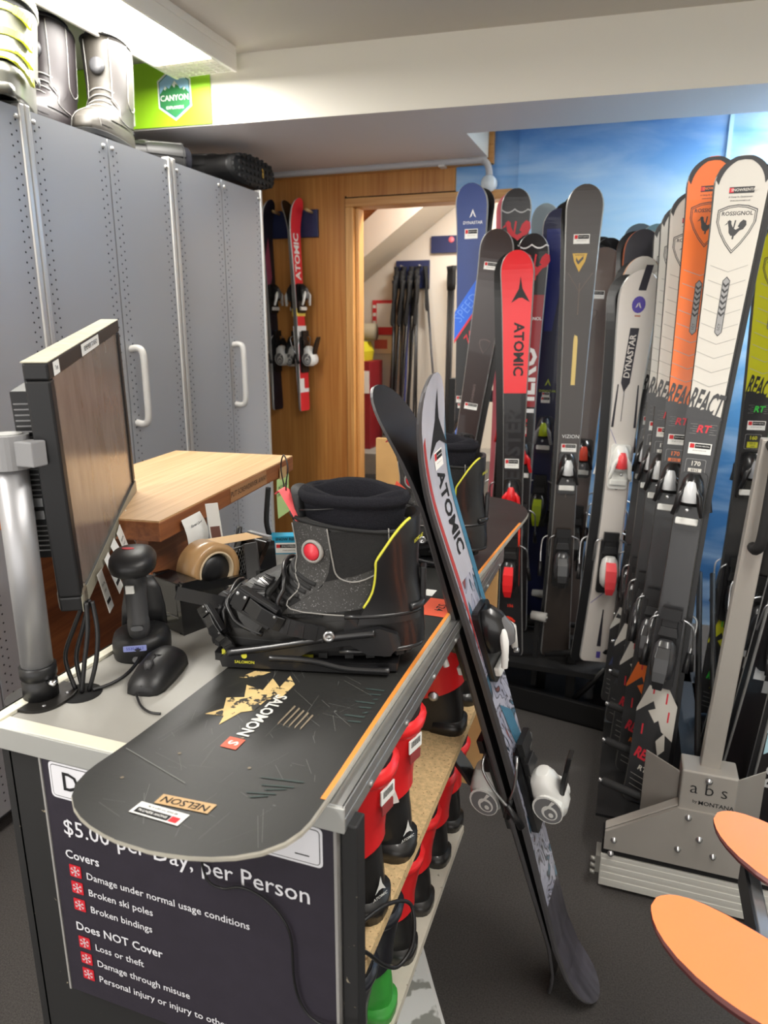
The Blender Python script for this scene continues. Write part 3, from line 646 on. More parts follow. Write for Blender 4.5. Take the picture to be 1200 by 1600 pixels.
STK = [PAPER, REDI, INK]
def sticker(sk, root, x, v, w=.05, h=.026, tilt=0):
    b = MB(); hw = w / 2
    sk.rect(b, x - hw, x + hw, v - h / 2, v + h / 2, 0, .001); sk.rect(b, x - hw * .9, x - hw * .5, v + h * .02, v + h * .42, 1, .0014); sk.rect(b, x - hw * .45, x + hw * .9, v + h * .02, v + h * .42, 2, .0014)
    sk.text(b, 'SNOW RENTAL', w * .085, x + hw * .22, v + h * .22, 0, off=.0018); sk.text(b, 'BE SAFE TO GET A SKI', w * .06, x, v - h * .18, 2, off=.0018, bold=0)
    return b.build('rental_sticker', STK, root)
_bc = {}
def binding(root, sk, vt, vh, st, sc=1.):
    """st: (key, housing, accent, wings, heel housing, lever)"""
    if st[0] not in _bc:
        hs, ac, wi, hh, lv = [mat('bind_%02x%02x%02x' % c, c, .3, coat=.3) for c in st[1:6]]
        d = {}
        b = MB(); b.prism(rrect(.064, .15, .012, 4, 0, -.01), 0, .012, 0)
        b.loft([[(x, y, z) for x, z in [(p * k, .012 + max(0, q) * h) for p, q in [(math.cos(a), math.sin(a)) for a in [PI * i / 12 for i in range(13)]]]] for y, k, h in ((-.022, .026, .03), (0, .03, .043), (.02, .03, .044), (.045, .024, .034), (.062, .014, .016))], 0)
        b.loft([[(p * k, y, .0145 + max(0, q) * h) for p, q in [(math.cos(a), math.sin(a)) for a in [PI * i / 12 for i in range(2, 11)]]] for y, k, h in ((-.012, .024, .042), (.005, .027, .046), (.02, .025, .046), (.042, .018, .034))], 1, closed=False, cap=(0, 0))
        for sx in (-1, 1):
            b.tube([(sx * .012, .022, .045), (sx * .024, .004, .047), (sx * .027, -.018, .044), (sx * .034, -.046, .038)], [.006, .0085, .007, .0065], 8, 2)
        b.tube([(0, -.03, .05), (0, -.03, .059)], .005, 8, 3)
        d['toe'] = b, [BLACK if st[6:] else hs, ac, wi, STEEL], .0015
        b = MB(); b.box((0, -.062, .018), (.054, .018, .012)); d['pad'] = b, [mat('slide_pad', (235, 235, 230), .4)], .003
        b = MB(); b.prism(rrect(.06, .19, .008, 3, 0, .0), 0, .012, 0); b.cb(-.02, .02, -.02, .1, .012, .02, 0)
        b.loft([[(k * px, y, z0 + h * py) for px, py in sell(0, .5, 1, .5, 2.6, 18)] for y, k, z0, h in ((.045, .016, .03, .025), (.03, .026, .014, .05), (.0, .03, .012, .066), (-.028, .029, .012, .07), (-.05, .026, .016, .058), (-.06, .018, .026, .036))], 1)
        if st[0] == 'wht':
            b.loft([[(x, y, z) for x, z in ((-k, z0), (k, z0), (k, z0 + .01), (-k, z0 + .01))] for y, k, z0 in ((.0, .016, .07), (.03, .018, .078), (.06, .018, .09), (.09, .013, .102))], 2, sm=False)
            for sx in (-1, 1):
                b.M = MX.Translation((sx * .027, -.024, .046)) @ MX.Rotation(sx * PI / 2, 4, 'Y')
                for r_, z_, m_ in ((1, .006, 1), (.9, .0066, 3), (.52, .0072, 1), (.38, .0078, 3), (.16, .0084, 1)): b.prism([(.03 * r_ * math.cos(q) + .006 * (1 - r_), .034 * r_ * math.sin(q) - .012 * (1 - r_)) for q in [2 * PI * i / 20 for i in range(20)]], -.012 if r_ == 1 else z_ - .0012, z_, m_)
                b.add([(-.006, .0, .0086), (.0, .004, .0086), (.02, .022, .0086), (.014, .026, .0086)], [(0, 1, 2, 3)], 1)
            b.M = MX.Identity(4)
        else: b.loft([[(x, y, z) for x, z in ((-k, z0), (k, z0), (k, z0 + .009), (-k, z0 + .009))] for y, k, z0 in ((.03, .016, .058), (.005, .018, .076), (-.03, .018, .084), (-.055, .016, .085), (-.078, .011, .078))], 2, sm=False)
        b.loft([[(x, y, z) for x, z in ((-k, z0), (k, z0), (k, z0 + .012), (-k, z0 + .012))] for y, k, z0 in ((.05, .026, .016), (.075, .02, .014))], 0, sm=False)
        b.M = MX.Translation((0, -.0602, .044)) @ MX.Rotation(PI / 2, 4, 'X'); b.prism([(.014 * math.cos(q), .016 * math.sin(q)) for q in [2 * PI * i / 14 for i in range(14)]], 0, .001, 3)
        b.M = MX.Identity(4)
        d['heel'] = b, [BLACK, hh, lv, MGREY], .0015
        b = MB()
        for sx in (-1, 1):
            b.tube(spline([(sx * .03, .06, .012), (sx * (.052 + .004 * sx), .045, .012), (sx * (.055 + .007 * sx), .0, -.002), (sx * (.053 + .009 * sx), -.05, -.028)], 4), .0028, 6, 0)
            b.tube([(sx * (.053 + .009 * sx), -.035, -.02), (sx * (.053 + .011 * sx), -.085, -.04)], [.006, .008], 8, 1)
        b.box((0, .07, .02), (.05, .03, .012), 1)
        d['brake'] = b, [STEEL, BLACK], 0
        _bc[st[0]] = {k: (v[0], v[1], v[2], None) for k, v in d.items()}
    d = _bc[st[0]]
    def place(nm, key, par, v, first=None):
        b, ms, bv, me = d[key]
        if me is None:
            o = b.build(nm, ms, par, bevel=bv); d[key] = (b, ms, bv, o.data)
        else:
            o = bpy.data.objects.new(nm, me); COL.objects.link(o); o.parent = par
            if bv: m_ = o.modifiers.new('bevel', 'BEVEL'); m_.width = bv; m_.segments = 2; m_.limit_method = 'ANGLE'; m_.angle_limit = R(40)
        if v is not None:
            o.matrix_local = MX(((sc, 0, 0, 0), (0, 0, -sc, -sk.th(v) + sk.c(v)), (0, sc, 0, v), (0, 0, 0, 1)))
        return o
    tp = place('toe_piece', 'toe', root, vt); place('slide_pad', 'pad', tp, None)
    place('heel_piece', 'heel', root, vh); place('brake', 'brake', root, vh + .04)
K, SV, WH, RD, NY, BL, LM, GY, CO = (24, 24, 26), (150, 152, 156), (232, 232, 228), (226, 34, 40), (28, 36, 92), (70, 110, 200), (190, 210, 40), (104, 104, 106), (240, 74, 80)
ST_BLK = ('blk', K, SV, K, K, (52, 52, 54)); ST_BLU = ('blu', K, BL, K, K, (60, 60, 64)); ST_SIL = ('sil', K, (196, 198, 200), K, (48, 48, 50), K)
ST_RED = ('red', K, RD, RD, K, RD); ST_LIM = ('lim', (40, 44, 60), LM, SV, K, LM); ST_COR = ('cor', WH, CO, WH, (206, 204, 200), CO); ST_ALL = ('all', (30, 30, 30), K, K, K, K); ST_WHT = ('wht', K, GY, WH, WH, K)
ST_LKX = ('lkx', K, (208, 210, 212), K, (56, 56, 58), (40, 40, 42))
def at_line(p0, p1, yaw):
    z = (V(p1) - V(p0)).normalized(); f = V((math.sin(R(yaw)), -math.cos(R(yaw)), 0)); f = (f - z * f.dot(z)).normalized(); y = -f; x = y.cross(z)
    m = MX.Identity(4)
    for i in range(3): m[i][0], m[i][1], m[i][2], m[i][3] = x[i], y[i], z[i], p0[i]
    return m
RIM = mat('ski_rim', (176, 176, 174), .35, .5); BASE = mat('ski_base', (18, 18, 20), .35); SIDEK = mat('sidewall', (30, 30, 32), .4)
def gloss(k, c, **kw): return mat('top_' + k, c, .3, coat=.25, **kw)
def ski_thing(label, group, mtx, sk, mats, segs, art=None, bind=None, stick=(), base=None, rim=None, name='ski'):
    t = thing(name, label, 'ski', group=group, mtx=mtx)
    b = sk.body(segs)
    if art: art(b, sk)
    b.build('body', [base or BASE, rim or RIM] + mats, t)
    if bind: binding(t, sk, *bind)
    for q in stick: sticker(sk, t, *q)
    return t
def pair(labels, group, p0, p1, yaw, sk, mats, segs, art=None, bind=None, stick=(), base=None, rim=None, peek=(-.012, .0), twin=True):
    m = at_line(p0, p1, yaw)
    ski_thing(labels[0], group, m, sk, mats, segs, art, bind, stick, base, rim)
    if twin:
        m2 = m @ MX.Translation((peek[0], .0015, peek[1])) @ MX.Rotation(PI, 4, 'Z')
        ski_thing(labels[1], group, m2, sk, mats, segs, None, bind, (), base, rim)
def poly_rooster(cx, cy, s):
    """small cockerel crest: body, tail, comb"""
    P = lambda L: [(cx + x * s, cy + y * s) for x, y in L]
    return [P([(-.16, -.5), (.1, -.5), (.34, -.18), (.3, .0), (.1, -.12), (-.06, -.02), (-.2, .24), (-.42, .3), (-.34, .0), (-.3, -.3)]), P([(-.42, .3), (-.2, .24), (-.22, .42), (-.34, .5), (-.46, .4)]), P([(-.62, .16), (-.44, .24), (-.44, .36)]),
            P([(.3, .0), (.34, -.18), (.54, -.1), (.7, .16), (.66, .42), (.48, .5), (.3, .34), (.2, .08)]), P([(-.08, -.02), (.0, -.05), (.06, .46), (-.02, .48)]), P([(-.06, -.5), (.06, -.5), (.04, -.72), (-.06, -.72)])]
def shield(b, sk, cx, cy, s, mi_line, mi_in, txt=None, roost=True):
    pts = lambda k: [(cx + x * s * k, cy + y * s * k) for x, y in ((-.5, .42), (-.25, .52), (0, .55), (.25, .52), (.5, .42), (.5, .1), (.38, -.2), (.2, -.5), (0, -.75), (-.2, -.5), (-.38, -.2), (-.5, .1))]
    sk.decal(b, pts(1), mi_line, .0007); sk.decal(b, pts(.95), mi_in, .0009); sk.decal(b, pts(.91), mi_line, .0011); sk.decal(b, pts(.87), mi_in, .0013)
    if txt: sk.text(b, txt, s * .145, cx, cy + s * .31, mi_line, bold=.02, off=.0016)
    if roost:
        for p in poly_rooster(cx - .02 * s, cy - .06 * s, s * .42): sk.decal(b, p, mi_line, .0016)
def chevrons(b, sk, mi, v0, v1, n, w, d=.02, lw=.002):
    for i in range(n):
        v = v0 + (v1 - v0) * i / max(1, n - 1)
        for sx in (-1, 1): sk.decal(b, [(0, v), (sx * w, v + d), (sx * w, v + d + lw), (0, v + lw)], mi)
def peak(b, sk, cx, cy, s, mi):
    sk.decal(b, [(cx, cy + .5 * s), (cx + .42 * s, cy - .5 * s), (cx + .16 * s, cy - .3 * s), (cx, cy + .12 * s)], mi); sk.decal(b, [(cx, cy + .5 * s), (cx, cy + .12 * s), (cx - .16 * s, cy - .3 * s), (cx - .42 * s, cy - .5 * s)], mi)
def trident(b, sk, cx, cy, s, mi):
    sk.decal(b, [(cx, cy + .62 * s), (cx + .08 * s, cy + .1 * s), (cx + .42 * s, cy - .5 * s), (cx + .08 * s, cy - .3 * s), (cx, cy - .3 * s)], mi, .0009); sk.decal(b, [(cx, cy + .62 * s), (cx, cy - .3 * s), (cx - .08 * s, cy - .3 * s), (cx - .42 * s, cy - .5 * s), (cx - .08 * s, cy + .1 * s)], mi, .0009)

# --- the long black rack at the back
RK = mat('rack_black', (26, 26, 27), .5, .2)
t = thing('ski_rack', 'black metal ski rack in front of the sky mural, full of skis', 'ski rack', (-.3, 2.5, 0))
b = MB()
b.M = MX.Rotation(R(-10), 4, 'Z')
b.cb(-.32, .36, -.02, .0, .0, .09); b.cb(-.32, .36, .02, .05, .0, .05); b.cb(-.32, .36, -.02, .05, .0, .012)
b.M = MX.Identity(4)
b.cb(-.5, .36, .75, .8, 0, .05); b.cb(-.52, -.47, -.02, .8, 0, .05); b.cb(.3, .37, -.1, .8, 0, .09); b.build('base_frame', RK, t, bevel=.003)
b = MB(); b.cb(.025, .06, .17, .2, 0, .37); b.build('post', RK, t, bevel=.003)
b = MB(); b.cb(.15, .185, -.0, .03, 0, .26); b.build('post', RK, t, bevel=.003)
b = MB(); b.cb(.31, .36, -.08, -.04, 0, .55); b.build('post', RK, t, bevel=.003)
b = MB(); b.cb(-.17, -.13, .3, .34, 0, .42); b.build('post', RK, t, bevel=.003)
b = MB(); b.cb(-.52, -.48, .75, .8, 0, 1.2); b.build('post', RK, t, bevel=.003)
b = MB(); b.cb(.33, .37, .75, .8, 0, 1.2); b.build('post', RK, t, bevel=.003)
b = MB(); b.cb(-.5, .36, -.06, .56, .195, .215); b.build('heel_tray', RK, t)
b = MB(); b.tube([(.07, .0, .24), (.32, -.06, .32)], .012, 8); b.tube([(-.1, .3, .22), (.3, .2, .3)], .012, 8); b.tube([(.17, 0, .05), (.29, -.07, .25)], .011, 8); b.build('cross_bar', RK, t)
b = MB(); b.cb(-.5, .36, .72, .76, 1.1, 1.15); b.build('back_rail', RK, t)
RUBW = mat('roller', (186, 184, 180), .6)
for x, y, z in ((.03, .0, .39), (-.14, .42, .33), (-.02, .42, .32), (.3, .0, .36)):
    b = MB(); b.tube([(x - .02, y, z), (x + .035, y - .01, z)], [.016, .018], 14); b.tube([(x + .035, y - .01, z), (x + .04, y - .01, z)], .006, 8, 1); b.build('roller', [RUBW, STEEL], t)
    b = MB(); b.cb(x - .008, x + .008, y + .005, y + .02, .1, z); b.build('roller_arm', RK, t)
G2 = 'skis standing in the black rack'
ZB = .216
# blue ski with a white peak
def art(b, sk):
    peak(b, sk, .005, 1.62, .03, 3); sk.text(b, 'DYNASTAR', .0145, .005, 1.588, 3)
    sk.decal(b, [(-.05, 1.16), (.045, 1.3), (.05, 1.42), (-.052, 1.27)], 4, .0006); sk.decal(b, [(-.05, 1.152), (.046, 1.292), (.046, 1.306), (-.05, 1.166)], 6, .0008)
    sk.text(b, 'SPEED', .055, -.005, 1.285, 7, rot=52, off=.0011, sx=.8, bold=-.012); sk.text(b, '763', .045, .018, 1.185, 6, rot=52, off=.0011, shear=.2)
    peak(b, sk, .002, .98, .028, 4)
sk = Ski(1.72, .124, .074, .11)
pair(('blue ski with white peak logo and 763 lettering, leftmost in the black rack', 'black-based partner of the blue 763 ski, just behind its left edge'), G2, (-.632, 2.73, ZB), (-.62, 2.76, 1.936), -4, sk,
     [gloss('blue', (44, 66, 128), var=.1, scale=6), mat('logo_w', (236, 236, 236), .5), mat('top_brightblue', (46, 108, 226), .4), gloss('slate', (42, 43, 47)), mat('top_redline', (226, 52, 66), .4), mat('line_lightblue', (110, 160, 246), .5)],
     [(0, 5), (1.24, 2)], art, (.8, .5, ST_BLU), [(.0, 1.55, .05, .034), (-.01, .94, .044, .026), (-.01, .915, .03, .018)], peek=(.014, -.004))
# dark brown ski with a reddish tint
def art(b, sk):
    shield(b, sk, .012, 1.16, .04, 3, 2, roost=False); sk.text(b, 'EXPERIENCE', .012, .0, .98, 3, rot=-90, bold=0)
sk = Ski(1.565, .126, .078, .112)
pair(('dark brown ski with white sticker, second from the left in the black rack', 'black-based partner of the dark brown ski second from left'), G2, (-.70, 2.64, ZB), (-.504, 2.7, 1.764), 0, sk,
     [gloss('maroon', (46, 33, 33), var=.12, scale=4), mat('faint_grey', (128, 112, 110), .5)], [(0, 2)], art, (.76, .45, ST_SIL), [(-.012, 1.44, .05, .026), (.0, .93, .05, .024)], peek=(.02, -.01))
# black ski with a big red cockerel
def art(b, sk):
    for p in poly_rooster(0, 1.575, .085): sk.decal(b, p, 3, .0009)
    for q in range(-5, 6): x = q * .01; sk.decal(b, [(x - .005, 1.655 - abs(math.sin(q * .6)) * .012), (x + .005, 1.655 - abs(math.sin((q + 1) * .6)) * .012), (x + .005, 1.66 - abs(math.sin((q + 1) * .6)) * .012), (x - .005, 1.66 - abs(math.sin(q * .6)) * .012)], 4, .0009)
sk = Ski(1.73, .118, .07, .104)
pair(('black ski with large red cockerel standing tallest behind the red ski', 'pink-edged partner behind the black ski with large red cockerel'), G2, (-.5, 2.93, ZB), (-.495, 2.97, 1.936), 6, sk,
     [gloss('black', (26, 22, 24)), mat('art_red', (224, 46, 58), .4), mat('art_silver', (190, 190, 190), .4)], [(0, 2)], art, (.8, .48, ST_RED), [], peek=(-.02, 0), base=mat('pink_base', (210, 110, 120), .4))
# black, red and white racing ski
def art(b, sk):
    for p in poly_rooster(0.01, 1.435, .075): sk.decal(b, p, 3, .0009)
    sk.text(b, 'HERO', .1, .0, 1.02, 4, rot=90, bold=.03, sx=.95); sk.text(b, 'ROSSIGNOL', .016, .0, 1.245, 4, bold=.02); sk.text(b, 'ELITE', .03, .0, .84, 3, rot=90)
    for q in range(-5, 6): x = q * .01; sk.decal(b, [(x - .005, 1.5 - abs(math.sin(q * .6)) * .012), (x + .005, 1.5 - abs(math.sin((q + 1) * .6)) * .012), (x + .005, 1.505 - abs(math.sin((q + 1) * .6)) * .012), (x - .005, 1.505 - abs(math.sin(q * .6)) * .012)], 4, .0009)
sk = Ski(1.54, .116, .07, .102)
pair(('black and red ski with huge white letters, right behind the solid red ski', 'black partner of the ski with huge white letters'), G2, (-.385, 2.73, ZB), (-.392, 2.76, 1.76), 6, sk,
     [gloss('black', (26, 22, 24)), mat('art_red', (224, 46, 58), .4), mat('logo_w', (236, 236, 236), .5), gloss('darkred', (150, 26, 36))], [(0, 2), (.92, 5), (1.33, 2)], art, (.72, .42, ST_RED), [(-.01, .83, .036, .026)], peek=(-.02, .004))
# solid red ski
def art(b, sk):
    trident(b, sk, .012, 1.335, .075, 3); sk.text(b, 'ATOMIC', .047, .008, 1.14, 3, rot=-90, bold=.03); sk.text(b, 'REDSTER', .075, .0, .78, 5, rot=90, bold=.03)
    sk.rect(b, -.03, -.024, .62, .66, 4); sk.rect(b, .014, .02, .62, .66, 4); sk.rect(b, -.03, .02, .655, .66, 4)
    for x in (-.03, .024): sk.rect(b, x, x + .007, .28, .5, 4)
    sk.text(b, 'S9', .06, .0, .13, 4, rot=90, bold=.03); sk.text(b, '156', .016, .0, .2, 4)
sk = Ski(1.465, .116, .072, .102)
pair(('solid red ski tip with black three-pronged logo, front of the black rack', 'black partner peeking out left of the solid red ski'), G2, (-.365, 2.5, ZB), (-.412, 2.55, 1.681), 2, sk,
     [gloss('red', (236, 40, 48)), mat('art_black', (28, 28, 30), .5), mat('art_orange', (240, 64, 44), .4), mat('ghost', (44, 44, 47), .4), gloss('black2', (33, 32, 35))], [(0, 6), (.99, 2)], art, (.62, .34, ST_RED), [(-.005, .74, .05, .034)], peek=(-.026, .004), base=BASE)
# navy
def art(b, sk):
    sk.decal(b, [(-.045, 1.58), (.05, 1.58), (.0, 1.2), (-.03, 1.2)], 3); peak(b, sk, .0, 1.0, .03, 4); sk.text(b, 'DYNASTAR', .013, .0, .965, 4)
sk = Ski(1.65, .126, .08, .112)
pair(('navy blue ski with a small lime peak logo left of the tall brown ski', 'black partner behind the navy blue ski with lime logo'), G2, (-.34, 2.92, ZB), (-.325, 2.97, 1.862), 0, sk,
     [gloss('navy', (26, 30, 66)), gloss('royal', (28, 40, 118)), mat('lime_line', (180, 196, 70), .5)], [(0, 2)], art, (.8, .5, ST_LIM), [(-.005, .93, .036, .024), (-.005, .95, .03, .02)], peek=(.03, .04))
sk = Ski(1.7, .116, .07, .1)
pair(('pale grey ski tip barely showing behind the navy ski', ''), G2, (-.4, 3.12, ZB), (-.402, 3.16, 1.915), 0, sk, [gloss('palegrey', (150, 166, 172)), mat('lime_line', (180, 196, 70), .5)], [(0, 2)], lambda b, sk: sk.rect(b, .01, .04, 1.6, 1.64, 3), None, [], twin=False)
# tall dark brown
def art(b, sk):
    s = .05; cx, cy = -.005, 1.435
    sk.decal(b, [(cx - .024, cy + .02), (cx + .024, cy + .02), (cx + .018, cy - .006), (cx, cy - .04), (cx - .018, cy - .006)], 3, .0009)
    sk.decal(b, [(cx - .012, cy + .008), (cx - .004, cy - .004), (cx + .012, cy + .012), (cx + .012, cy + .002), (cx - .004, cy - .016), (cx - .012, cy - .004)], 2, .0012); sk.text(b, 'ROSSIGNOL', .0058, cx, cy + .0145, 2, off=.0012)
    sk.rect(b, -.002, .0015, .62, 1.36, 4); sk.rect(b, -.008, .006, 1.02, 1.17, 5, .0009); sk.decal(b, [(-.008, 1.17), (.006, 1.17), (.004, 1.185), (-.006, 1.19)], 5, .0009)
    for sx in (-1, 1): sk.decal(b, [(sx * .0, 1.33), (sx * .04, 1.39), (sx * .04, 1.394), (0, 1.334)], 4)
    sk.text(b, 'VIZION', .018, .004, .84, 6, bold=-.005)
sk = Ski(1.665, .122, .076, .108)
pair(('tall dark brown ski with gold shield and yellow tape, centre of the black rack', 'black partner just behind the tall dark brown ski'), G2, (-.2, 2.55, ZB), (-.209, 2.6, 1.873), 9, sk,
     [gloss('brown', (52, 45, 41), var=.06, scale=5), mat('gold', (204, 164, 60), .4), mat('brown_line', (104, 92, 84), .5), mat('yellow_tape', (222, 196, 122), .5), mat('logo_w', (236, 236, 236), .5)], [(0, 2)], art, (.72, .38, ST_LKX), [(-.003, 1.5, .052, .03), (.0, .8, .052, .028), (.0, .775, .03, .018)], peek=(-.012, -.012))
# grey brown
sk = Ski(1.49, .126, .08, .112)
pair(('taupe ski with white sticker right behind the tall brown ski', 'dark partner behind the taupe ski'), G2, (-.19, 2.77, ZB), (-.143, 2.8, 1.701), 6, sk,
     [gloss('taupe', (108, 95, 89), var=.06), mat('taupe_line', (70, 60, 58), .5)], [(0, 2)], lambda b, sk: shield(b, sk, -.02, 1.26, .034, 3, 2, roost=False), (.74, .42, ('cor2', K, (240, 84, 60), K, K, K)), [(-.01, 1.33, .05, .028), (.01, .78, .03, .028)], peek=(-.03, .02))
sk = Ski(1.54, .12, .075, .105)
pair(('plain black ski between the taupe ski and the pale blue skis', 'partner of the plain black ski showing a pale rim'), G2, (-.235, 2.93, ZB), (-.131, 2.95, 1.756), 4, sk, [gloss('black3', (20, 20, 22)), mat('logo_w', (236, 236, 236), .5)], [(0, 2)], None, (.78, .45, ST_BLK), [(.01, .86, .024, .02)], peek=(-.03, .012))
# pale blue ones
sk = Ski(1.575, .12, .075, .105)
def art(b, sk): sk.rect(b, -.03, .035, 1.0, 1.2, 3); sk.text(b, 'DYNASTAR', .04, .0, .8, 4, rot=90)
pair(('pale blue ski behind the white skis with a lilac lower half', 'steel blue partner left of the pale blue ski'), G2, (-.06, 2.86, ZB), (.026, 2.9, 1.78), 8, sk, [gloss('paleblue', (122, 160, 178), var=.1), mat('lilac', (178, 140, 196), .4), mat('navyink', (40, 44, 84), .5)], [(0, 2)], art, (.8, .46, ST_BLK), [], peek=(-.05, .01), base=mat('steelblue_base', (92, 110, 124), .4))
sk = Ski(1.54, .122, .076, .106)
pair(('charcoal ski tip with orange edge right behind the white skis', 'black partner of the charcoal ski with orange edge'), G2, (-.06, 2.72, ZB), (-.018, 2.76, 1.744), 8, sk, [gloss('charcoal', (62, 60, 66)), gloss('pearl', (196, 186, 180))], [(0, 3), (1.42, 2)], None, (.78, .46, ST_BLK), [], peek=(-.02, .004), rim=mat('orange_rim', (170, 96, 66), .4))
# two white skis
def artw(b, sk):
    sk.decal(b, [(-.006, 1.275), (.018, 1.275), (.028, 1.35), (.006, 1.35)], 3); 
    n = 16; sk.decal(b, [(.002 + .021 * math.cos(2 * PI * k / n), 1.232 + .026 * math.sin(2 * PI * k / n)) for k in range(n)], 4); peak(b, sk, .002, 1.232, .024, 2)
    sk.decal(b, [(-.024, .985), (.004, .985), (.014, 1.16), (-.014, 1.16)], 3, .0007); sk.decal(b, [(-.024, .985), (.004, .985), (-.012, .955)], 3, .0007); sk.text(b, 'DYNASTAR', .027, -.005, 1.07, 2, rot=87, bold=.02, off=.0012); sk.rect(b, -.0115, -.0095, .86, .96, 3)
    sk.rect(b, -.006, .012, 1.195, 1.2, 5)
    for sx in (-1, 1): sk.decal(b, [(sx * .04, .84), (sx * .032, .84), (sx * .03, .98), (sx * .034, .98)], 3)
    for (x0, v0), (x1, v1) in (((-.04, .83), (.0, .75)), ((.0, .75), (.03, .72)), ((.03, .72), (.04, .78)), ((-.04, .22), (.0, .26)), ((.0, .26), (.035, .32))): sk.decal(b, [(x0, v0), (x1, v1), (x1, v1 + .003), (x0, v0 + .003)], 4)
    sk.decal(b, [(-.002, .06), (.012, .06), (.008, .2), (.004, .2)], 3); sk.rect(b, .0, .014, -.0 + .015, .04, 4)
    hx = [(.0 + .009 * math.cos(PI / 3 * k + PI / 6), .64 + .011 * math.sin(PI / 3 * k + PI / 6)) for k in range(6)]; sk.decal(b, hx, 3); sk.decal(b, [(.0 + .007 * math.cos(PI / 3 * k + PI / 6), .64 + .009 * math.sin(PI / 3 * k + PI / 6)) for k in range(6)], 2, .0009)
WS = [gloss('offwhite', (218, 212, 206)), mat('art_ink', (40, 38, 48), .5), mat('art_purple', (84, 70, 160), .5), mat('art_rust', (180, 120, 100), .5)]
sk = Ski(1.335, .128, .078, .112, nose=.09)
pair(('white ski with purple disc logo and red bindings, frontmost right in the black rack', 'black-based partner at the left edge of the white ski with purple disc'), G2, (-.05, 2.44, .27), (-.013, 2.5, 1.6), 12, sk, WS, [(0, 2)], artw, (.72, .36, ST_COR), [], peek=(-.03, -.006))
sk = Ski(1.44, .126, .078, .112, nose=.09)
pair(('second white ski with orange-tinged rim behind the purple disc one', 'partner of the second white ski with orange-tinged rim'), G2, (-.045, 2.585, ZB), (-.012, 2.62, 1.65), 10, sk, WS, [(0, 2)], artw, (.74, .4, ST_COR), [], peek=(-.02, -.01), rim=mat('copper_rim', (190, 150, 120), .4))

# ------------------------------------------------------------------ boots (toe towards +x, heel at the origin, sole at z = 0)
SGN = lambda q, e: math.copysign(abs(q) ** e, q)
class Boot:
    def __init__(s, prof, ex=2.5, lean=0.): s.p, s.ex, s.lean = prof, ex, lean
    def P(s, t, z, off=0.):
        xr, xf, w = interp(s.p, z); a, c = (xf - xr) / 2, (xf + xr) / 2; q = R(t); co, si = math.cos(q), math.sin(q)
        k = 1 - .12 * max(0, -co)
        return V((c + (a + off) * SGN(co, 2 / s.ex) + s.lean * z, (w / 2 * k + off) * SGN(si, 2 / s.ex), z))
    def N(s, t, z):
        d = s.P(t + 2, z) - s.P(t - 2, z); e = s.P(t, z + .004) - s.P(t, max(0, z - .004)); return d.cross(e).normalized()
    def Q(s, t, z, off): return s.P(t, z) + s.N(t, z) * off
    def shell(s, b, z0, z1, mi=0, n=28, off=0., cap=(1, 1), steps=16, cut=0.):
        zs = sorted({z0 + (z1 - z0) * i / steps for i in range(steps + 1)} | {r[0] for r in s.p if z0 < r[0] < z1}); rings = []
        for z in zs:
            g = [s.P(360 * k / n, z, off) for k in range(n)]
            if cut: g = [p + V((0, 0, cut * (p.x - .09) * ((z - z0) / (z1 - z0)) ** 2)) for p in g]
            rings.append(g)
        return b.loft(rings, mi, cap)
    def patch(s, b, t0, t1, z0, z1, mi, off=.0015, nt=10, nz=8, thick=.0015):
        """raised panel; z0, z1 may be functions of the side angle"""
        f0 = z0 if callable(z0) else (lambda t: z0); f1 = z1 if callable(z1) else (lambda t: z1)
        g = [[s.Q(t0 + (t1 - t0) * i / nt, f0(t0 + (t1 - t0) * i / nt) * (1 - k / nz) + f1(t0 + (t1 - t0) * i / nt) * k / nz, off) for i in range(nt + 1)] for k in range(nz + 1)]
        return b.loft(g, mi, (0, 0), True, False)
    def band(s, b, path, wd, off, th, mi, n=6, ribs=0, rmi=None):
        """strap of width wd over (t, z) points"""
        P = spline([(t, z, 0) for t, z in path], n); pts = [(s.Q(p.x, p.y, off), s.N(p.x, p.y)) for p in P]; rings = []
        for i, (p, nn) in enumerate(pts):
            tg = (pts[min(i + 1, len(pts) - 1)][0] - pts[max(0, i - 1)][0]).normalized(); d = nn.cross(tg).normalized() * wd / 2
            rings.append([p - d, p + d, p + d + nn * th, p - d + nn * th])
        b.loft(rings, mi, (1, 1), False)
        for q in range(ribs):
            i = int((q + .5) / ribs * (len(rings) - 1)); a = rings[i]; c = rings[min(i + 1, len(rings) - 1)]
            nn = pts[i][1] * .0016; m_ = [(x + (y - x) * .35) for x, y in zip(a, c)]
            b.loft([[a[3], a[2], a[2] + nn, a[3] + nn], [m_[3], m_[2], m_[2] + nn, m_[3] + nn]], rmi if rmi is not None else mi, (1, 1), False)
    def seam(s, b, path, r, mi, off=.001, n=5):
        b.tube([s.Q(p.x, p.y, off) for p in spline([(t, z, 0) for t, z in path], n)], r, 6, mi)
LEATHER = mat('boot_leather', (46, 45, 44), .5, var=.15, scale=25, bump=.12, bscale=120)
SPECK = mat('boot_speckled', (58, 57, 56), .6, var=.1, scale=30, speck=(420, .62, (120, 120, 120)))
MESHF = mat('boot_mesh', (30, 30, 31), .85, bump=.8, bscale=900)
FUR = mat('liner_fur', (34, 34, 40), 1., bump=1., bscale=700, spec=.2)
PIPING = mat('piping_grey', (140, 138, 134), .6)
SBP = [(0, .012, .292, .088), (.01, .002, .303, .1), (.03, 0, .306, .104), (.05, .002, .298, .104), (.066, .004, .278, .1), (.08, .006, .245, .096), (.092, .008, .212, .094), (.105, .01, .188, .095), (.12, .012, .174, .098), (.14, .012, .168, .103), (.16, .011, .168, .108), (.19, .010, .172, .114), (.25, .008, .176, .116)]
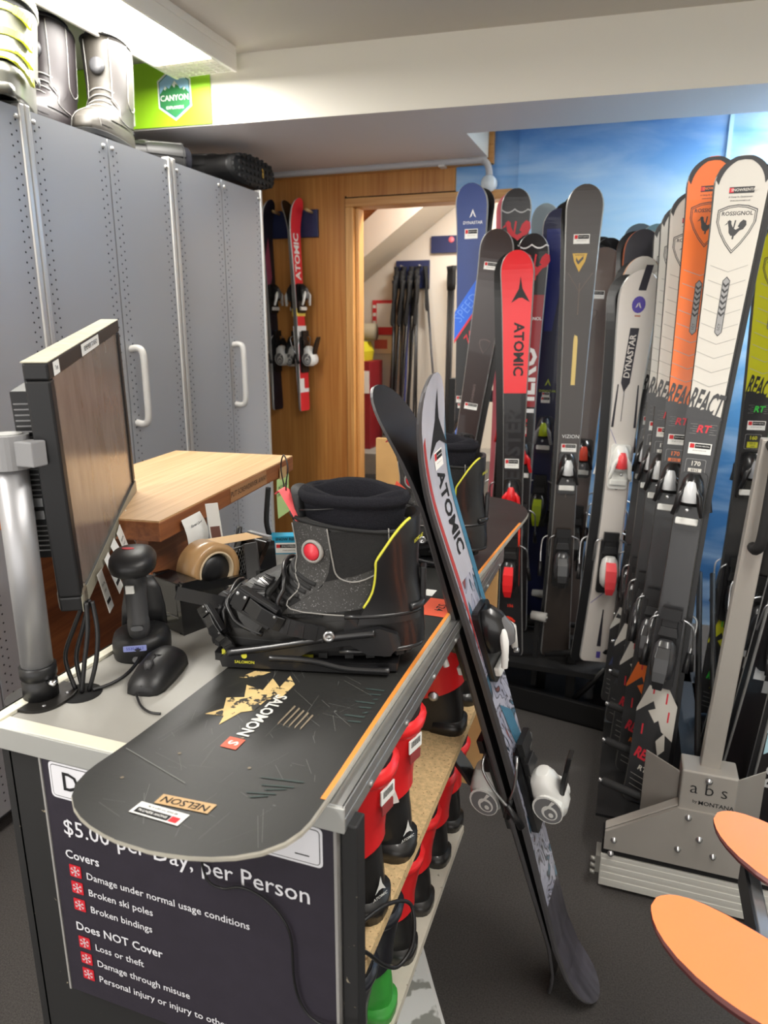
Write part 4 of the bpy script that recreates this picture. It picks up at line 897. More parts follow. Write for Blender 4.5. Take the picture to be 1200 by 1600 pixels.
def snowboard_boot(label, loc, th, group, mats=None, sc=1., extras=True, mtx=None, tall=0.):
    m = mtx if mtx is not None else MX.Translation(loc) @ MX.Rotation(th, 4, 'Z') @ MX.Scale(sc, 4)
    t = thing('snowboard_boot', label, 'boot', group=group, mtx=m)
    L1, L2, L3 = mats or (LEATHER, SPECK, MESHF)
    prof = [(z if z < .12 else z + tall * (z - .12) / .07, a, c, w) for z, a, c, w in SBP]; top = .19 + tall
    B = Boot(prof)
    b = MB(); B.shell(b, .02, top, cut=.12); B.patch(b, 20, 150, lambda t: .02, lambda t: .052 - .012 * math.cos(R(t)), 0, .0015); B.patch(b, -150, -20, .02, .05, 0, .0015)
    b.build('upper', L1, t)
    b = MB(); B.shell(b, 0, .022, off=.003)
    for k in range(26): q = 360 * k / 26; p = B.Q(q, .004, .003); n_ = B.N(q, .01); b.box(p, (.006, .012, .008), rot=MX.Rotation(math.atan2(n_.y, n_.x), 4, 'Z'))
    b.build('sole', RUBBER, t)
    if not extras:
        b = MB(); B.shell(b, top - .01, top + .02, off=-.008); b.build('liner', FUR, t)
    b = MB(); up = lambda k: top - .006 + .0 * k
    for sg in (1, -1):
        B.patch(b, sg * 28, sg * 78, lambda t: .118 - .0007 * (abs(t) - 28), lambda t: top + .004, 0, .003)
        B.patch(b, sg * 78, sg * 150, lambda t: .062 + .0003 * (abs(t) - 78), lambda t: .118 + .0006 * (abs(t) - 78), 0, .003)
        B.patch(b, sg * 128, sg * 178, .12, top - .004, 0, .0035)
    b.build('side_panel', L2, t)
    b = MB()
    for sg in (1, -1):
        B.patch(b, sg * 78, sg * 130, lambda t: .112 + .0006 * (abs(t) - 78), lambda t: top - .004, 0, .0032)
        B.patch(b, sg * 48, sg * 95, lambda t: .05 + .0001 * t * sg, lambda t: .1 - .0004 * (abs(t) - 48), 0, .0025)
        B.patch(b, sg * 38, sg * 64, .036, lambda t: .075 - .001 * (abs(t) - 38), 0, .0025)
    b.build('mesh_panel', L3, t)
    b = MB()
    for sg in (1, -1):
        B.seam(b, [(sg * 78, top), (sg * 80, .15), (sg * 86, .122), (sg * 100, .115), (sg * 130, .138)], .0011, 0, .004)
        B.seam(b, [(sg * 28, top), (sg * 30, .14), (sg * 36, .12), (sg * 60, .1), (sg * 80, .07), (sg * 120, .062)], .0011, 0, .004)
        B.seam(b, [(0, .082), (sg * 20, .076), (sg * 34, .055), (sg * 40, .03)], .0009, 0, .002)
        B.seam(b, [(sg * 128, top), (sg * 130, .15), (sg * 136, .12)], .0009, 0, .0045)
    b.tube([B.P(k * 10, top, .002) + V((0, 0, .12 * (B.P(k * 10, top).x - .09))) for k in range(37)], .0028, 8, 1)
    b.build('piping', [PIPING, BLACKM], t)
    if not extras: return t
    # ankle wrinkles, tongue, liner
    b = MB()
    for k in range(7):
        z = .083 + k * .0062; B.seam(b, [(-72, z - .014), (-40, z - .003), (0, z + .004), (40, z - .003), (72, z - .014)], .0042, 0, .001)
    b.build('flex_ribs', RUBBER, t)
    b = MB(); rings = []
    for k in range(9):
        z = .1 + (.228 - .1) * k / 8; c = B.P(0, min(z, .2)); rings.append([V((c.x + .004 + .012 * math.cos(q) + .12 * max(0, z - .17) - .022, .036 * math.sin(q), z + .006 * math.cos(q))) for q in [2 * PI * i / 16 for i in range(16)]])
    b.loft(rings); b.build('tongue', mat('tongue_black', (30, 30, 32), .7), t)
    b = MB(); prs = ((.165, -.010), (.19, -.007), (.21, -.004), (.226, -.003), (.234, -.008), (.232, -.018), (.212, -.026), (.17, -.03), (.1, -.034)); rings = []
    for z, off in prs: rings.append([V((p.x * .93 + .002, p.y, z + .035 * (p.x - .09) * (1 if z > .18 else .3) + .004 * math.sin(3 * R(k * 10)))) for k, p in [(k, B.P(k * 10, min(z, .19), off)) for k in range(36)]])
    b.loft(rings, 0, (0, 1)); b.tube([V((p.x * .93 + .002, p.y, .224 + .035 * (p.x - .09))) for p in [B.P(k * 10, .19, -.006) for k in range(37)]], .0085, 8, 0)
    b.build('liner', FUR, t)
    b = MB(); b.tube(spline([(.15, .02, .17), (.165, .022, .2), (.18, .016, .222), (.183, 0, .228), (.175, -.014, .218)], 5), .0022, 6, 0)
    g = []
    for p in spline([(.148, .03, .175), (.158, .033, .2), (.172, .028, .222), (.182, .018, .232), (.19, .01, .226)], 5): g.append([p + V((-.004, -.004, .002)), p + V((.004, .006, -.002)), p + V((.006, .006, -.001)), p + V((-.002, -.004, .003))])
    b.loft(g, 0, sm=False); b.build('pull_loop', mat('coral_webbing', (216, 84, 88), .7), t)
    b = MB(); p = B.Q(60, .156, .003); nn = B.N(60, .156); b.M = frame(p, V((-nn.y, nn.x, 0)), (0, 0, 1)); b.lathe([(0, 0), (.0165, 0), (.0165, .004), (.013, .006), (.013, .004), (0, .0045)], 24, 1); b.lathe([(.0, .0045), (.0125, .0045), (.011, .0062), (.0, .0066)], 24, 0)
    b.build('lace_dial', [mat('dial_red', (200, 36, 52), .4), mat('dial_ring', (150, 146, 142), .4)], t)
    b = MB(); b.tube(spline([(.17, .01, .18), (.178, .02, .23), (.172, .03, .265), (.18, .02, .28), (.188, .005, .255), (.18, -.005, .2)], 6), .001, 6); b.tube(spline([(.17, .02, .205), (.14, .048, .212), (.1, .05, .216), (.08, .03, .214)], 6), .0014, 6); b.build('lace', BLACK, t)
    b = MB(); p = B.Q(112, .052, .005); nn = B.N(112, .052); b.M = frame(p, V((-nn.y, nn.x, 0)), (.0, 0, 1)); b.text('EAST', .008, MX.Rotation(R(22), 4, 'Z'), 0, .01); b.build('side_lettering', mat('red_print', (200, 70, 80), .6), t)
    return t

# ------------------------------------------------------------------ snowboard with its bindings, lying on the counter
BP = V((-.372, 1.965, .9335)); BROT = -.0265; TB = MX(((-1, 0, 0, 0), (0, 0, -1, 0), (0, -1, 0, 0), (0, 0, 0, 1)))
DECK = mat('board_black', (40, 40, 39), .45, var=.14, scale=9, bump=.03, speck=(60, .74, (96, 98, 96)))
t = thing('snowboard', 'worn black snowboard with two bindings lying along the counter top', 'snowboard', BP, BROT)
sk = Ski(1.51, .275, .248, .27, rise=.016, nose=.105, tailrise=.02, th=.011, rl=.2, tn=.12)
DV = .1
_dec, _txt = sk.decal, sk.text
sk.decal = lambda b, pts, mi, off=.0006, faces=None: Ski.decal(sk, b, [(x, v + DV) for x, v in pts], mi, off, faces)
b = sk.body([(0, 2)], .99)
def strip(x_in, v0, v1, wd, mi, n=24):
    for i in range(n):
        a, c = v0 + (v1 - v0) * i / n, v0 + (v1 - v0) * (i + 1) / n; xa, xc = -sk.w(a + DV) / 2 + x_in, -sk.w(c + DV) / 2 + x_in
        sk.decal(b, [(xa, a), (xa + wd, a), (xc + wd, c), (xc, c)], mi)
strip(.001, .09, 1.27, .006, 3)
random.seed(3)
def blot(pts, mi, off=.0006): sk.decal(b, pts, mi, off)
blot([(.012, 1.06), (.03, 1.04), (.028, 1.075), (.05, 1.055), (.046, 1.09), (.075, 1.085), (.06, 1.115), (.082, 1.125), (.07, 1.15), (.086, 1.17), (.06, 1.165), (.054, 1.185), (.044, 1.15), (.03, 1.14), (.028, 1.11), (.012, 1.1)], 4)
blot([(.062, 1.04), (.085, 1.045), (.096, 1.07), (.074, 1.065)], 4)
sk.text(b, 'SALOMON', .0235, .014, 1.145, 5, rot=90, bold=.025, sx=.92, off=.001)
sk.decal(b, [(.004, 1.203), (.026, 1.203), (.026, 1.225), (.004, 1.225)], 6, .001); sk.text(b, 'S', .018, .015, 1.214, 5, rot=90, bold=.03, off=.0014)
for i in range(5): x = -.014 - i * .008; sk.decal(b, [(x, 1.11 + i * .003), (x - .003, 1.112 + i * .003), (x - .002, 1.16), (x, 1.155)], 7, .0008)
for i in range(8): v = 1.03 + i * .012; sk.decal(b, [(-.112, v), (-.086 - .01 * (i % 3), v + .004), (-.085 - .01 * (i % 3), v + .007), (-.112, v + .004)], 8, .0008)
for i in range(5): v = 1.25 + i * .009 + .003 * (i % 2); sk.decal(b, [(-.1 + .006 * i, v), (-.05 - .008 * (i % 3), v + .01), (-.052 - .008 * (i % 3), v + .0115), (-.1 + .006 * i, v + .0025)], 8, .0008)
for i in range(90):
    x, v, a, l_ = random.uniform(-.11, .11), random.uniform(1.0, 1.38), random.uniform(0, PI), random.uniform(.01, .06); d = (math.cos(a) * l_, math.sin(a) * l_); k = .00025
    if abs(x + d[0]) < .115 and v + d[1] < 1.39: sk.decal(b, [(x, v), (x + k, v + k), (x + d[0] + k, v + d[1] + k), (x + d[0], v + d[1])], 9, .0005)
sk.decal(b, [(.128, 1.27), (.128, 1.2685), (.02, 1.301), (.02, 1.3025)], 9, .0006)
for x, v in ((.062, 1.255), (-.03, 1.25), (.01, 1.2), (.09, 1.32)): sk.decal(b, [(x + .0022 * math.cos(k), v + .0022 * math.sin(k)) for k in [PI * q / 4 for q in range(8)]], 7, .0008)
sk.decal(b, [(-.118, .68), (-.07, .68), (-.07, .76), (-.118, .76)], 6, .0008); sk.text(b, 'S24', .022, -.1, .72, 10, rot=90, off=.0011)
sk.decal(b, [(-.07, .64), (-.05, .64), (-.05, .672), (-.07, .672)], 5, .0008)
for p in b.v: p.xyz = TB @ p
b.build('deck', [BASE, mat('board_edge', (172, 168, 156), .5, var=.15, scale=40), DECK, mat('board_orange', (226, 140, 60), .5), mat('board_tan', (214, 186, 128), .6, var=.12, scale=50, speck=(75, .56, (52, 50, 46))), mat('board_white', (220, 220, 214), .5), mat('board_red', (222, 92, 64), .5), mat('board_worn', (128, 116, 98), .6), mat('board_teal', (50, 64, 62), .6), mat('board_scratch', (120, 122, 118), .7), INK], t)
def dmat(b): 
    for p in b.v: p.xyz = TB @ p
b = MB(); sk.decal(b, [(-.035, 1.322), (.028, 1.328), (.027, 1.345), (-.035, 1.339)], 0, .001); sk.text(b, 'NELSON', .0145, -.004, 1.3335, 1, rot=4, off=.0014, shear=.1); dmat(b); b.build('name_tape', [TAN, INK], t)
b = MB(); sk.rect(b, -.02, .04, 1.348, 1.368, 0, .001); sk.rect(b, -.016, -.006, 1.357, 1.366, 1, .0014); sk.rect(b, -.005, .036, 1.357, 1.366, 2, .0014); sk.text(b, 'SNOW RENTAL', .0052, .0155, 1.3615, 0, off=.0018); sk.text(b, 'BE SAFE TO GET A SKI', .0038, .01, 1.3525, 2, off=.0016); dmat(b); b.build('rental_sticker', STK, t)

BND = mat('binding_black', (24, 24, 26), .33, coat=.25); LOGO_Y = mat('logo_yellow', (204, 200, 60), .5)
def sb_binding(M, par):
    """binding in the boot's frame: sole plane z = 0, plate below"""
    B = Boot(SBP)
    def nb(): q = MB(); q.M = M; return q
    b = nb(); b.prism([(.02, -.05), (.1, -.058), (.24, -.056), (.285, -.045), (.285, .045), (.24, .056), (.1, .058), (.02, .05)], -.016, -.004)
    b.prism([(.045 * math.cos(q) + .14, .045 * math.sin(q)) for q in [2 * PI * i / 24 for i in range(24)]], -.004, 0)
    b.M = M @ MX(((1, 0, 0, 0), (0, 0, 1, 0), (0, 1, 0, 0), (0, 0, 0, 1)))
    side = [(.268, -.017), (.272, -.004), (.255, .008), (.21, .014), (.15, .026), (.09, .045), (.045, .052), (.02, .045), (.015, .03), (.03, .012), (.06, .012), (.085, .026), (.14, .014), (.16, .002), (.12, -.006), (.05, -.008), (.03, -.016)]
    for y0, y1 in ((.053, .063), (-.063, -.053)): b.prism(side, y0, y1)
    b.M = M; b.tube(spline([(.26, .06, .004), (.2, .062, .016), (.12, .064, .034), (.05, .064, .046)], 5), .006, 8); b.tube(spline([(.03, .062, -.01), (.09, .064, -.009), (.14, .064, .0), (.2, .062, .0)], 5), .005, 8)
    pl = b.build('binding_base', BND, par, bevel=.002)
    b = nb(); b.M = M @ frame((.235, .0636, -.004), (-1, 0, 0), (0, 0, 1)); b.text('SALOMON', .006, MX.Translation((0, -.004, 0)), 0, .02); b.prism([(.0042 * math.cos(q), .0042 * math.sin(q) + .006) for q in [2 * PI * i / 12 for i in range(12)]], 0, .0004, 0); b.M = M; b.cb(.14, .16, -.03, .0605, -.004, .001, 0); b.cb(.26, .272, -.03, .05, -.004, .003); b.build('yellow_print', LOGO_Y, pl)
    b = nb(); rings = []
    for z, off in ((.012, .012), (.03, .011), (.05, .011), (.068, .012)): rings.append([B.P(q, z, off) for q in range(106, 255, 8)])
    b.loft(rings, 0, (0, 0), True, False)
    b.loft([[p + V((-.004, 0, 0)) for p in r] for r in rings], 0, (0, 0), True, False)
    for z in (.014, .066): b.tube([B.P(q, z, .013) for q in range(104, 257, 8)], .0036, 8)
    b.build('heel_cup', BND, par)
    def hz(q): return .202 - .055 * (max(0, abs(q - 180) - 24) / 44) ** 2
    b = nb(); g, g2 = [], []
    for k in range(9):
        row, row2 = [], []
        for q in range(112, 249, 8):
            z = .055 + (hz(q) - .055) * k / 8; row.append(B.P(q, min(z, .19), .009) + V((0, 0, max(0, z - .19)))); row2.append(B.P(q, min(z, .19), .0155) + V((0, 0, max(0, z - .19))))
        g.append(row); g2.append(row2)
    b.loft(g, 0, (0, 0), True, False); b.loft(g2, 0, (0, 0), True, False); b.loft([g[-1], g2[-1]], 0, (0, 0), False, False)
    for col in (0, -1): b.loft([[r[col] for r in g], [r[col] for r in g2]], 0, (0, 0), False, False)
    hb = b.build('highback', BND, par)
    b = nb(); pts = [B.P(112, .11 + .0, .0125)] + [(g[k][0] + g2[k][0]) / 2 for k in range(2, 9)] + [(g[8][i] + g2[8][i]) / 2 for i in range(1, 6)]
    b.tube(spline(pts[1:], 3), .0022, 8); b.build('yellow_trim', LOGO_Y, hb)
    b = nb(); p = B.P(168, .17, .017); b.M = M @ frame(p, B.P(160, .17) - B.P(176, .17), (0, 0, 1)); b.M = b.M @ MX.Rotation(PI, 4, 'Z') @ MX.Rotation(PI, 4, 'Z'); b.text('SALOMON', .008, MX.Identity(4), 0, .02); b.build('highback_lettering', LOGO_Y, hb)
    b = nb(); b.tube([B.P(q, .074, .016) for q in range(150, 211, 10)], .006, 8); b.box(B.P(180, .1, .02), (.008, .02, .05)); b.build('lean_adjuster', BND, hb, bevel=.002)
    # ankle strap
    b = nb(); B.band(b, [(74, .052), (58, .068), (40, .082), (18, .094), (-18, .094), (-40, .082), (-58, .068), (-74, .052)], .05, .007, .006, 0); b.build('ankle_strap', mat('strap_black', (34, 34, 34), .5, bump=.1), par)
    b = nb()
    for dz in (-.021, .021): B.seam(b, [(74, .052 + dz * .8), (58, .068 + dz), (40, .082 + dz), (18, .094 + dz), (-18, .094 + dz), (-40, .082 + dz), (-70, .056 + dz)], .0035, 0, .012)
    B.band(b, [(98, .042), (86, .05), (74, .058), (62, .069), (50, .079), (38, .087), (26, .098)], .023, .015, .003, 0, ribs=20)
    b.build('ankle_ladder', BND, par)
    def buckle(t_, z_, s_, off, ang):
        b = nb(); p, nn = B.Q(t_, z_, off), B.N(t_, z_); b.M = M @ frame(p, V((-nn.y, nn.x, 0)), (0, 0, 1)) @ MX.Rotation(R(ang), 4, 'Z') @ MX.Scale(s_, 4)
        b.prism(rrect(.07, .034, .008, 3), 0, .004); b.cb(-.03, .03, -.017, -.012, .004, .013); b.cb(-.03, .03, .012, .017, .004, .013); b.loft([[(x, y, z) for y, z in ((-.011, z0), (.011, z0), (.011, z0 + .003), (-.011, z0 + .003))] for x, z0 in ((-.012, .01), (.01, .014), (.035, .012), (.044, .007))], 0, sm=False); b.cb(-.034, -.014, -.014, .014, .004, .014)
        for x in (-.03, -.018, .03): b.sph((x, .008, .0145), (.003, .003, .0015), 8, 1)
        return b.build('buckle', [BND, STEEL], par, bevel=.0015)
    buckle(62, .07, 1., .019, -28)
    b = nb(); p, nn = B.P(100, .04), B.N(100, .04); b.M = M @ frame(p + nn * .016, V((-nn.y, nn.x, 0)), (0, 0, 1)); b.lathe([(0, 0), (.008, 0), (.008, .004), (.004, .0045), (.004, .0025), (0, .0025)], 16); b.build('hinge_bolt', STEEL, par)
    # toe strap
    b = nb(); B.band(b, [(46, .022), (36, .045), (27, .062), (15, .072), (0, .075), (-15, .072), (-27, .062), (-36, .045), (-46, .022)], .034, .004, .005, 0); b.build('toe_strap', BND, par)
    b = nb(); B.band(b, [(52, .01), (47, .022), (41, .035), (34, .05), (29, .06)], .02, .011, .003, 0, ribs=14)
    b.tube([B.Q(q, z, .011) for q, z in ((50, .03), (40, .055), (28, .07), (10, .079))], .003, 6)
    b.build('toe_ladder', BND, par)
    buckle(37, .046, .72, .014, -50)
    b = nb(); p = B.Q(30, .062, .012); b.M = M @ frame(p, (.75, .45, .35), (.3, -.2, 1)); b.box((.03, 0, 0), (.07, .018, .003)); 
    for q in range(10): b.box((.004 + q * .006, 0, .002), (.0025, .018, .002))
    b.build('ladder_end', BND, par)
    b = nb(); p = B.Q(-20, .08, .01); b.M = M @ frame(p, (.2, -.5, .6), (1, 0, 0)); b.box((.025, 0, 0), (.06, .022, .004)); b.build('ladder_end', BND, par, bevel=.002)
def boot_frame(hx, hy, hz, deg): return MX.Translation((hx, hy, hz)) @ MX.Rotation(R(deg), 4, 'Z') @ MX.Scale(1.04, 4)
F1 = boot_frame(-.28, .94, .964, 193); F2 = boot_frame(-.283, 1.43, .964, 190)
IB = (MX.Translation(BP) @ MX.Rotation(BROT, 4, 'Z')).inverted()
sb_binding(IB @ F1, t); sb_binding(IB @ F2, t)
GB = 'snowboard boots strapped into the bindings'
snowboard_boot('black snowboard boot with red dial strapped in the front binding, nearest the camera', None, 0, GB, mtx=F1)
sb = snowboard_boot('black snowboard boot in the rear binding behind the leaning skis', None, 0, GB, mtx=F2)
b = MB(); B = Boot(SBP); p, nn = B.Q(40, .13, .006), B.N(40, .13); b.M = frame(p, V((-nn.y, nn.x, 0)), (0, 0, 1)) @ MX.Rotation(R(-25), 4, 'Z'); b.cb(-.02, .02, -.012, .012, 0, .0008); b.text('NELSON', .009, MX.Translation((0, 0, .0012)), 1, .01); b.build('name_sticker', [mat('orange_label', (232, 92, 70), .6), INK], sb)

# ------------------------------------------------------------------ two skis leaning against the counter, base to base
def swirl():
    m = bpy.data.materials.new('ski_swirl_art'); m.use_nodes = True; nt = m.node_tree; N = nt.nodes; L = nt.links; b = N['Principled BSDF']
    tc = N.new('ShaderNodeTexCoord'); mp = N.new('ShaderNodeMapping'); mp.inputs['Scale'].default_value = (1, 1, .42); L.new(tc.outputs['Object'], mp.inputs[0])
    n = N.new('ShaderNodeTexNoise'); n.inputs['Scale'].default_value = 16; n.inputs['Detail'].default_value = 2; n.inputs['Distortion'].default_value = 2.2; L.new(mp.outputs[0], n.inputs['Vector'])
    r = N.new('ShaderNodeValToRGB'); r.color_ramp.interpolation = 'LINEAR'; e = r.color_ramp.elements
    e[0].position = 0; e[0].color = (*lin((72, 110, 136)), 1); e[1].position = 1; e[1].color = (*lin((120, 64, 66)), 1)
    for p, c in ((.34, (76, 116, 140)), (.40, (34, 34, 42)), (.43, (164, 166, 182)), (.5, (176, 176, 192)), (.52, (40, 40, 48)), (.54, (160, 162, 180)), (.6, (150, 152, 172)), (.62, (36, 34, 40)), (.66, (150, 84, 84))):
        k = e.new(p); k.color = (*lin(c), 1)
    L.new(n.outputs['Fac'], r.inputs[0]); L.new(r.outputs[0], b.inputs['Base Color']); b.inputs['Roughness'].default_value = .3; b.inputs['Coat Weight'].default_value = .3
    return m
SWIRL = swirl(); SILV = gloss('silver', (176, 176, 186), var=.18, scale=14, stretch=(1, 1, .3)); STAIL = gloss('tail_dark', (66, 64, 72), var=.5, scale=20, stretch=(3, 1, .35))
P0, P1 = V((-.012, 1.322, .004)), V((-.352, 1.1, 1.348))
mL = at_line(P0, P1, 83.5); LG = (P1 - P0).length
def art(b, sk):
    trident(b, sk, .012, LG - .085, .095, 4); sk.text(b, 'ATOMIC', .04, .006, LG - .24, 4, rot=-90, bold=.03)
    sk.decal(b, [(-.048, LG - .1), (-.04, LG - .09), (-.03, LG - .35), (-.036, LG - .52), (-.042, LG - .3)], 6, .0008); sk.decal(b, [(.048, LG - .07), (.034, LG - .2), (.03, LG - .42), (.045, LG - .45)], 5, .0008)
    sk.decal(b, [(-.02, LG - .62), (.02, LG - .66), (.036, LG - .74), (.03, LG - .79), (.0, LG - .72)], 5, .0009)
sk = Ski(LG, .108, .082, .104, rise=.05, nose=.08, tailrise=.05, th=.014, rl=.24, tn=.07, camber=.006)
MS = [SWIRL, SILV, INK, mat('art_teal', (64, 118, 146), .35, coat=.3), mat('art_brick', (176, 62, 60), .35, coat=.3), STAIL]
LR = mat('ski_edge_pale', (196, 196, 196), .4, .3)
for i in range(2):
    m = mL if i == 0 else mL @ MX.Translation((-.0, .002, 0)) @ MX.Rotation(PI, 4, 'Z')
    ski_thing(['silver and blue swirl-patterned ski leaning on the counter, right one of the pair', 'ski leaning on the counter with its dark tip curling left behind the swirl one'][i], 'skis leaning against the counter', m, sk, MS, [(0, 7), (.3, 2), (LG - .36, 3)], art if i == 0 else None, (.92, .575, ST_WHT, .98), [(.006, LG - .142, .034, .03), (.022, LG - .78, .034, .036)] if i == 0 else (), rim=mat('ski_edge_dark', (84, 82, 84), .4, .3))

# ------------------------------------------------------------------ ski boots
SKP = [(0, .006, .285, .08), (.006, 0, .29, .088), (.045, -.001, .285, .092), (.065, .001, .26, .092), (.085, .004, .215, .093), (.105, .005, .182, .095), (.14, .003, .17, .1), (.18, -.004, .172, .107), (.215, -.01, .174, .112), (.26, -.018, .178, .114)]
SHB = mat('shell_black', (30, 29, 29), .4, coat=.2)
def ski_boot(label, loc, th, group, cuff, lower, sc=1., marks=True, buckle_c=None, toe_c=None):
    t = thing('ski_boot', label, 'ski boot', group=group, mtx=MX.Translation(loc) @ MX.Rotation(R(th), 4, 'Z') @ MX.Scale(sc, 4)); B = Boot(SKP, 2.6)
    b = MB(); B.shell(b, .0, .13, cap=(1, 1)); b.loft([[(x, y, z) for x, y in sell(.27, 0, .03, .032, 4, 16)] for z in (0, .018)]); b.loft([[(x, y, z) for x, y in sell(.035, 0, .042, .037, 3, 20)] for z in (0, .024)]); b.build('shell', [toe_c or lower], t)
    b = MB(); g = []
    f0 = lambda q: .088 - .02 * math.cos(R(q)) - .016 * math.sin(R(q)) ** 2; f1 = lambda q: .205 - .012 * math.cos(R(q))
    for k in range(9): g.append([B.Q(q, f0(q) * (1 - k / 8) + f1(q) * k / 8, .004 + .001 * (k == 0)) for q in range(0, 360, 10)])
    g.append([B.Q(q, f1(q), -.001) for q in range(0, 360, 10)]); b.loft(g, 0, (0, 0)); b.build('cuff', cuff, t)
    b = MB(); g = [[B.Q(q, z + .004 * math.cos(R(q)), o_) for q in range(0, 360, 12)] for z, o_ in ((.208, .005), (.213, .0075), (.226, .007), (.228, -.002))]; b.loft(g, 0, (0, 0)); b.build('spoiler', cuff, t)
    b = MB(); g = [[B.Q(q, z, o_) for q in range(0, 360, 12)] for z, o_ in ((.18, -.004), (.238, -.003), (.245, -.008), (.242, -.016), (.15, -.02))]; b.loft(g, 0, (0, 1)); b.build('liner', BLACKM, t)
    bc = buckle_c or cuff
    for i, z in enumerate((.058, .092, .135, .18)):
        b = MB(); sp = 58 if i > 1 else 74 - 8 * i; B.band(b, [(sp, z - .012), (sp * .55, z + .004), (0, z + .012), (-sp * .55, z + .004), (-sp, z - .012)], .013, .006, .003, 0); B.band(b, [(sp, z - .012), (sp * .7, z - .002), (sp * .4, z + .006)], .016, .0095, .004, 0, ribs=4)
        b.build('buckle', bc, t)
    b = MB()
    for q in (118, -118): p, nn = B.Q(q, .088, .005), B.N(q, .088); b.M = frame(p, V((-nn.y, nn.x, 0)), (0, 0, 1)); b.lathe([(0, 0), (.0105, 0), (.0105, .002), (.008, .003), (0, .003)], 18)
    b.build('rivet', STEEL, t)
    if marks:
        p, nn = B.Q(168, .045, .003), B.N(168, .045); fr = frame(p, V((-nn.y, nn.x, 0)), (0, 0, 1)); b = MB(); b.M = fr
        b.add([(0, .018, 0), (.003, .006, 0), (.0095, -.006, 0), (.003, -.002, 0), (0, -.002, 0)], [(0, 1, 2, 3, 4)]); b.add([(0, .018, 0), (0, -.002, 0), (-.003, -.002, 0), (-.0095, -.006, 0), (-.003, .006, 0)], [(0, 1, 2, 3, 4)]); b.text('ATOMIC', .0065, MX.Translation((0, -.013, 0)), 0, .02); b.build('heel_logo', WHITE, t)
        p, nn = B.Q(170, .19, .006), B.N(170, .19); b = MB(); b.M = frame(p, V((-nn.y, nn.x, 0)), (0, 0, 1)); b.prism(rrect(.032, .02, .001, 2), -.001, .0006, 0)
        for k in range(9): b.cb(-.011 + k * .0026, -.0098 + k * .0026, -.002, .007, .0006, .001, 1)
        b.prism(rrect(.026, .014, .001, 2, 0, -.02), -.001, .0005, 2); b.build('barcode_label', [PAPER, INK, mat('grey_label', (150, 60, 60), .5)], t)
    return t
REDS = mat('shell_red', (232, 38, 42), .32, coat=.25)
GU, GLo = 'ski boots on the upper counter shelf', 'ski boots on the lower counter shelf'
b1 = ski_boot('red and black ski boot nearest the corner post on the upper shelf', (-.272, .775, .635), 181, GU, REDS, SHB, 1.07)
b2 = ski_boot('red and black ski boot with a white rental label, second on the upper shelf', (-.27, .897, .635), 178, GU, REDS, SHB, 1.07)
B = Boot(SKP, 2.6); p, nn = B.Q(128, .115, .006), B.N(128, .115); b = MB(); b.M = frame(p, V((-nn.y, nn.x, 0)), (0, 0, 1)) @ MX.Rotation(R(18), 4, 'Z'); b.prism(rrect(.042, .036, .001, 2), -.001, .0006, 0); b.cb(-.018, .018, .002, .012, .0006, .001, 1); b.text('RENTAL', .008, MX.Translation((0, .007, .0014)), 0, .01); b.text('BE SAFE SNOWPARK', .0032, MX.Translation((0, -.005, .0012)), 1); b.build('rental_label', [PAPER, INK], b2)
for i, (y, l_) in enumerate(((1.262, 'red ski boot in side view with buckles, behind the leaning skis on the upper shelf'), (1.385, 'red ski boot farthest along the upper shelf'))):
    q = ski_boot(l_, (-.272, y, .635), 176, GU, REDS, SHB, marks=False)
    if i == 0:
        p, nn = B.Q(80, .14, .009), B.N(80, .14); b = MB(); b.M = frame(p, V((-nn.y, nn.x, 0)), (0, 0, 1)); b.text('HAWX', .013, MX.Identity(4), 0, .02); b.build('side_lettering', mat('pink_print', (240, 120, 116), .5), q)
GRN = mat('boot_green', (60, 158, 62), .4); BLB = mat('boot_navyblack', (26, 28, 36), .35, coat=.3)
for y, l_, cu, lo_ in ((.79, 'glossy black ski boot lowest and nearest the post on the lower shelf', BLB, BLB), (.915, 'dark ski boot with a bright green heel on the lower shelf', BLB, GRN), (1.04, 'red cuffed ski boot with black heel in the middle of the lower shelf', REDS, SHB), (1.16, 'red cuffed ski boot before the pair at the far end of the lower shelf', REDS, SHB), (1.295, 'red ski boot with steel rivet near the far end of the lower shelf', REDS, SHB), (1.415, 'red ski boot with white label farthest along the lower shelf', REDS, SHB)):
    q = ski_boot(l_, (-.305, y, .28), 180 if y < 1.2 else 174, GLo, cu, lo_, marks=False)
    if y > 1.4: p, nn = B.Q(110, .16, .007), B.N(110, .16); b = MB(); b.M = frame(p, V((-nn.y, nn.x, 0)), (0, 0, 1)); b.prism(rrect(.018, .032, .001, 2), -.001, .0006, 0); b.build('white_label', [PAPER], q)
# cord hanging out of the shelf and over the notice
b = MB(); b.tube(spline([(-.3, .66, .7), (-.27, .68, .66), (-.262, .69, .645), (-.25, .72, .6), (-.235, .74, .585), (-.225, .77, .60), (-.235, .79, .64), (-.26, .76, .66), (-.29, .7, .662), (-.31, .66, .665)], 6), .0028, 8)
tag(b.build('loose_cable', BLACK), 'black cable loop hanging out of the upper boot shelf', 'cable')
b = MB(); b.tube(spline([(-.44, .592, .86), (-.43, .59, .8), (-.41, .592, .787), (-.385, .593, .795), (-.36, .594, .79), (-.335, .595, .77), (-.322, .595, .74), (-.32, .595, .68), (-.31, .595, .645), (-.29, .594, .63), (-.262, .594, .634), (-.238, .6, .64)], 6), .0016, 6)
tag(b.build('thin_cord', BLACK), 'thin black cord trailing down across the printed notice', 'cable')

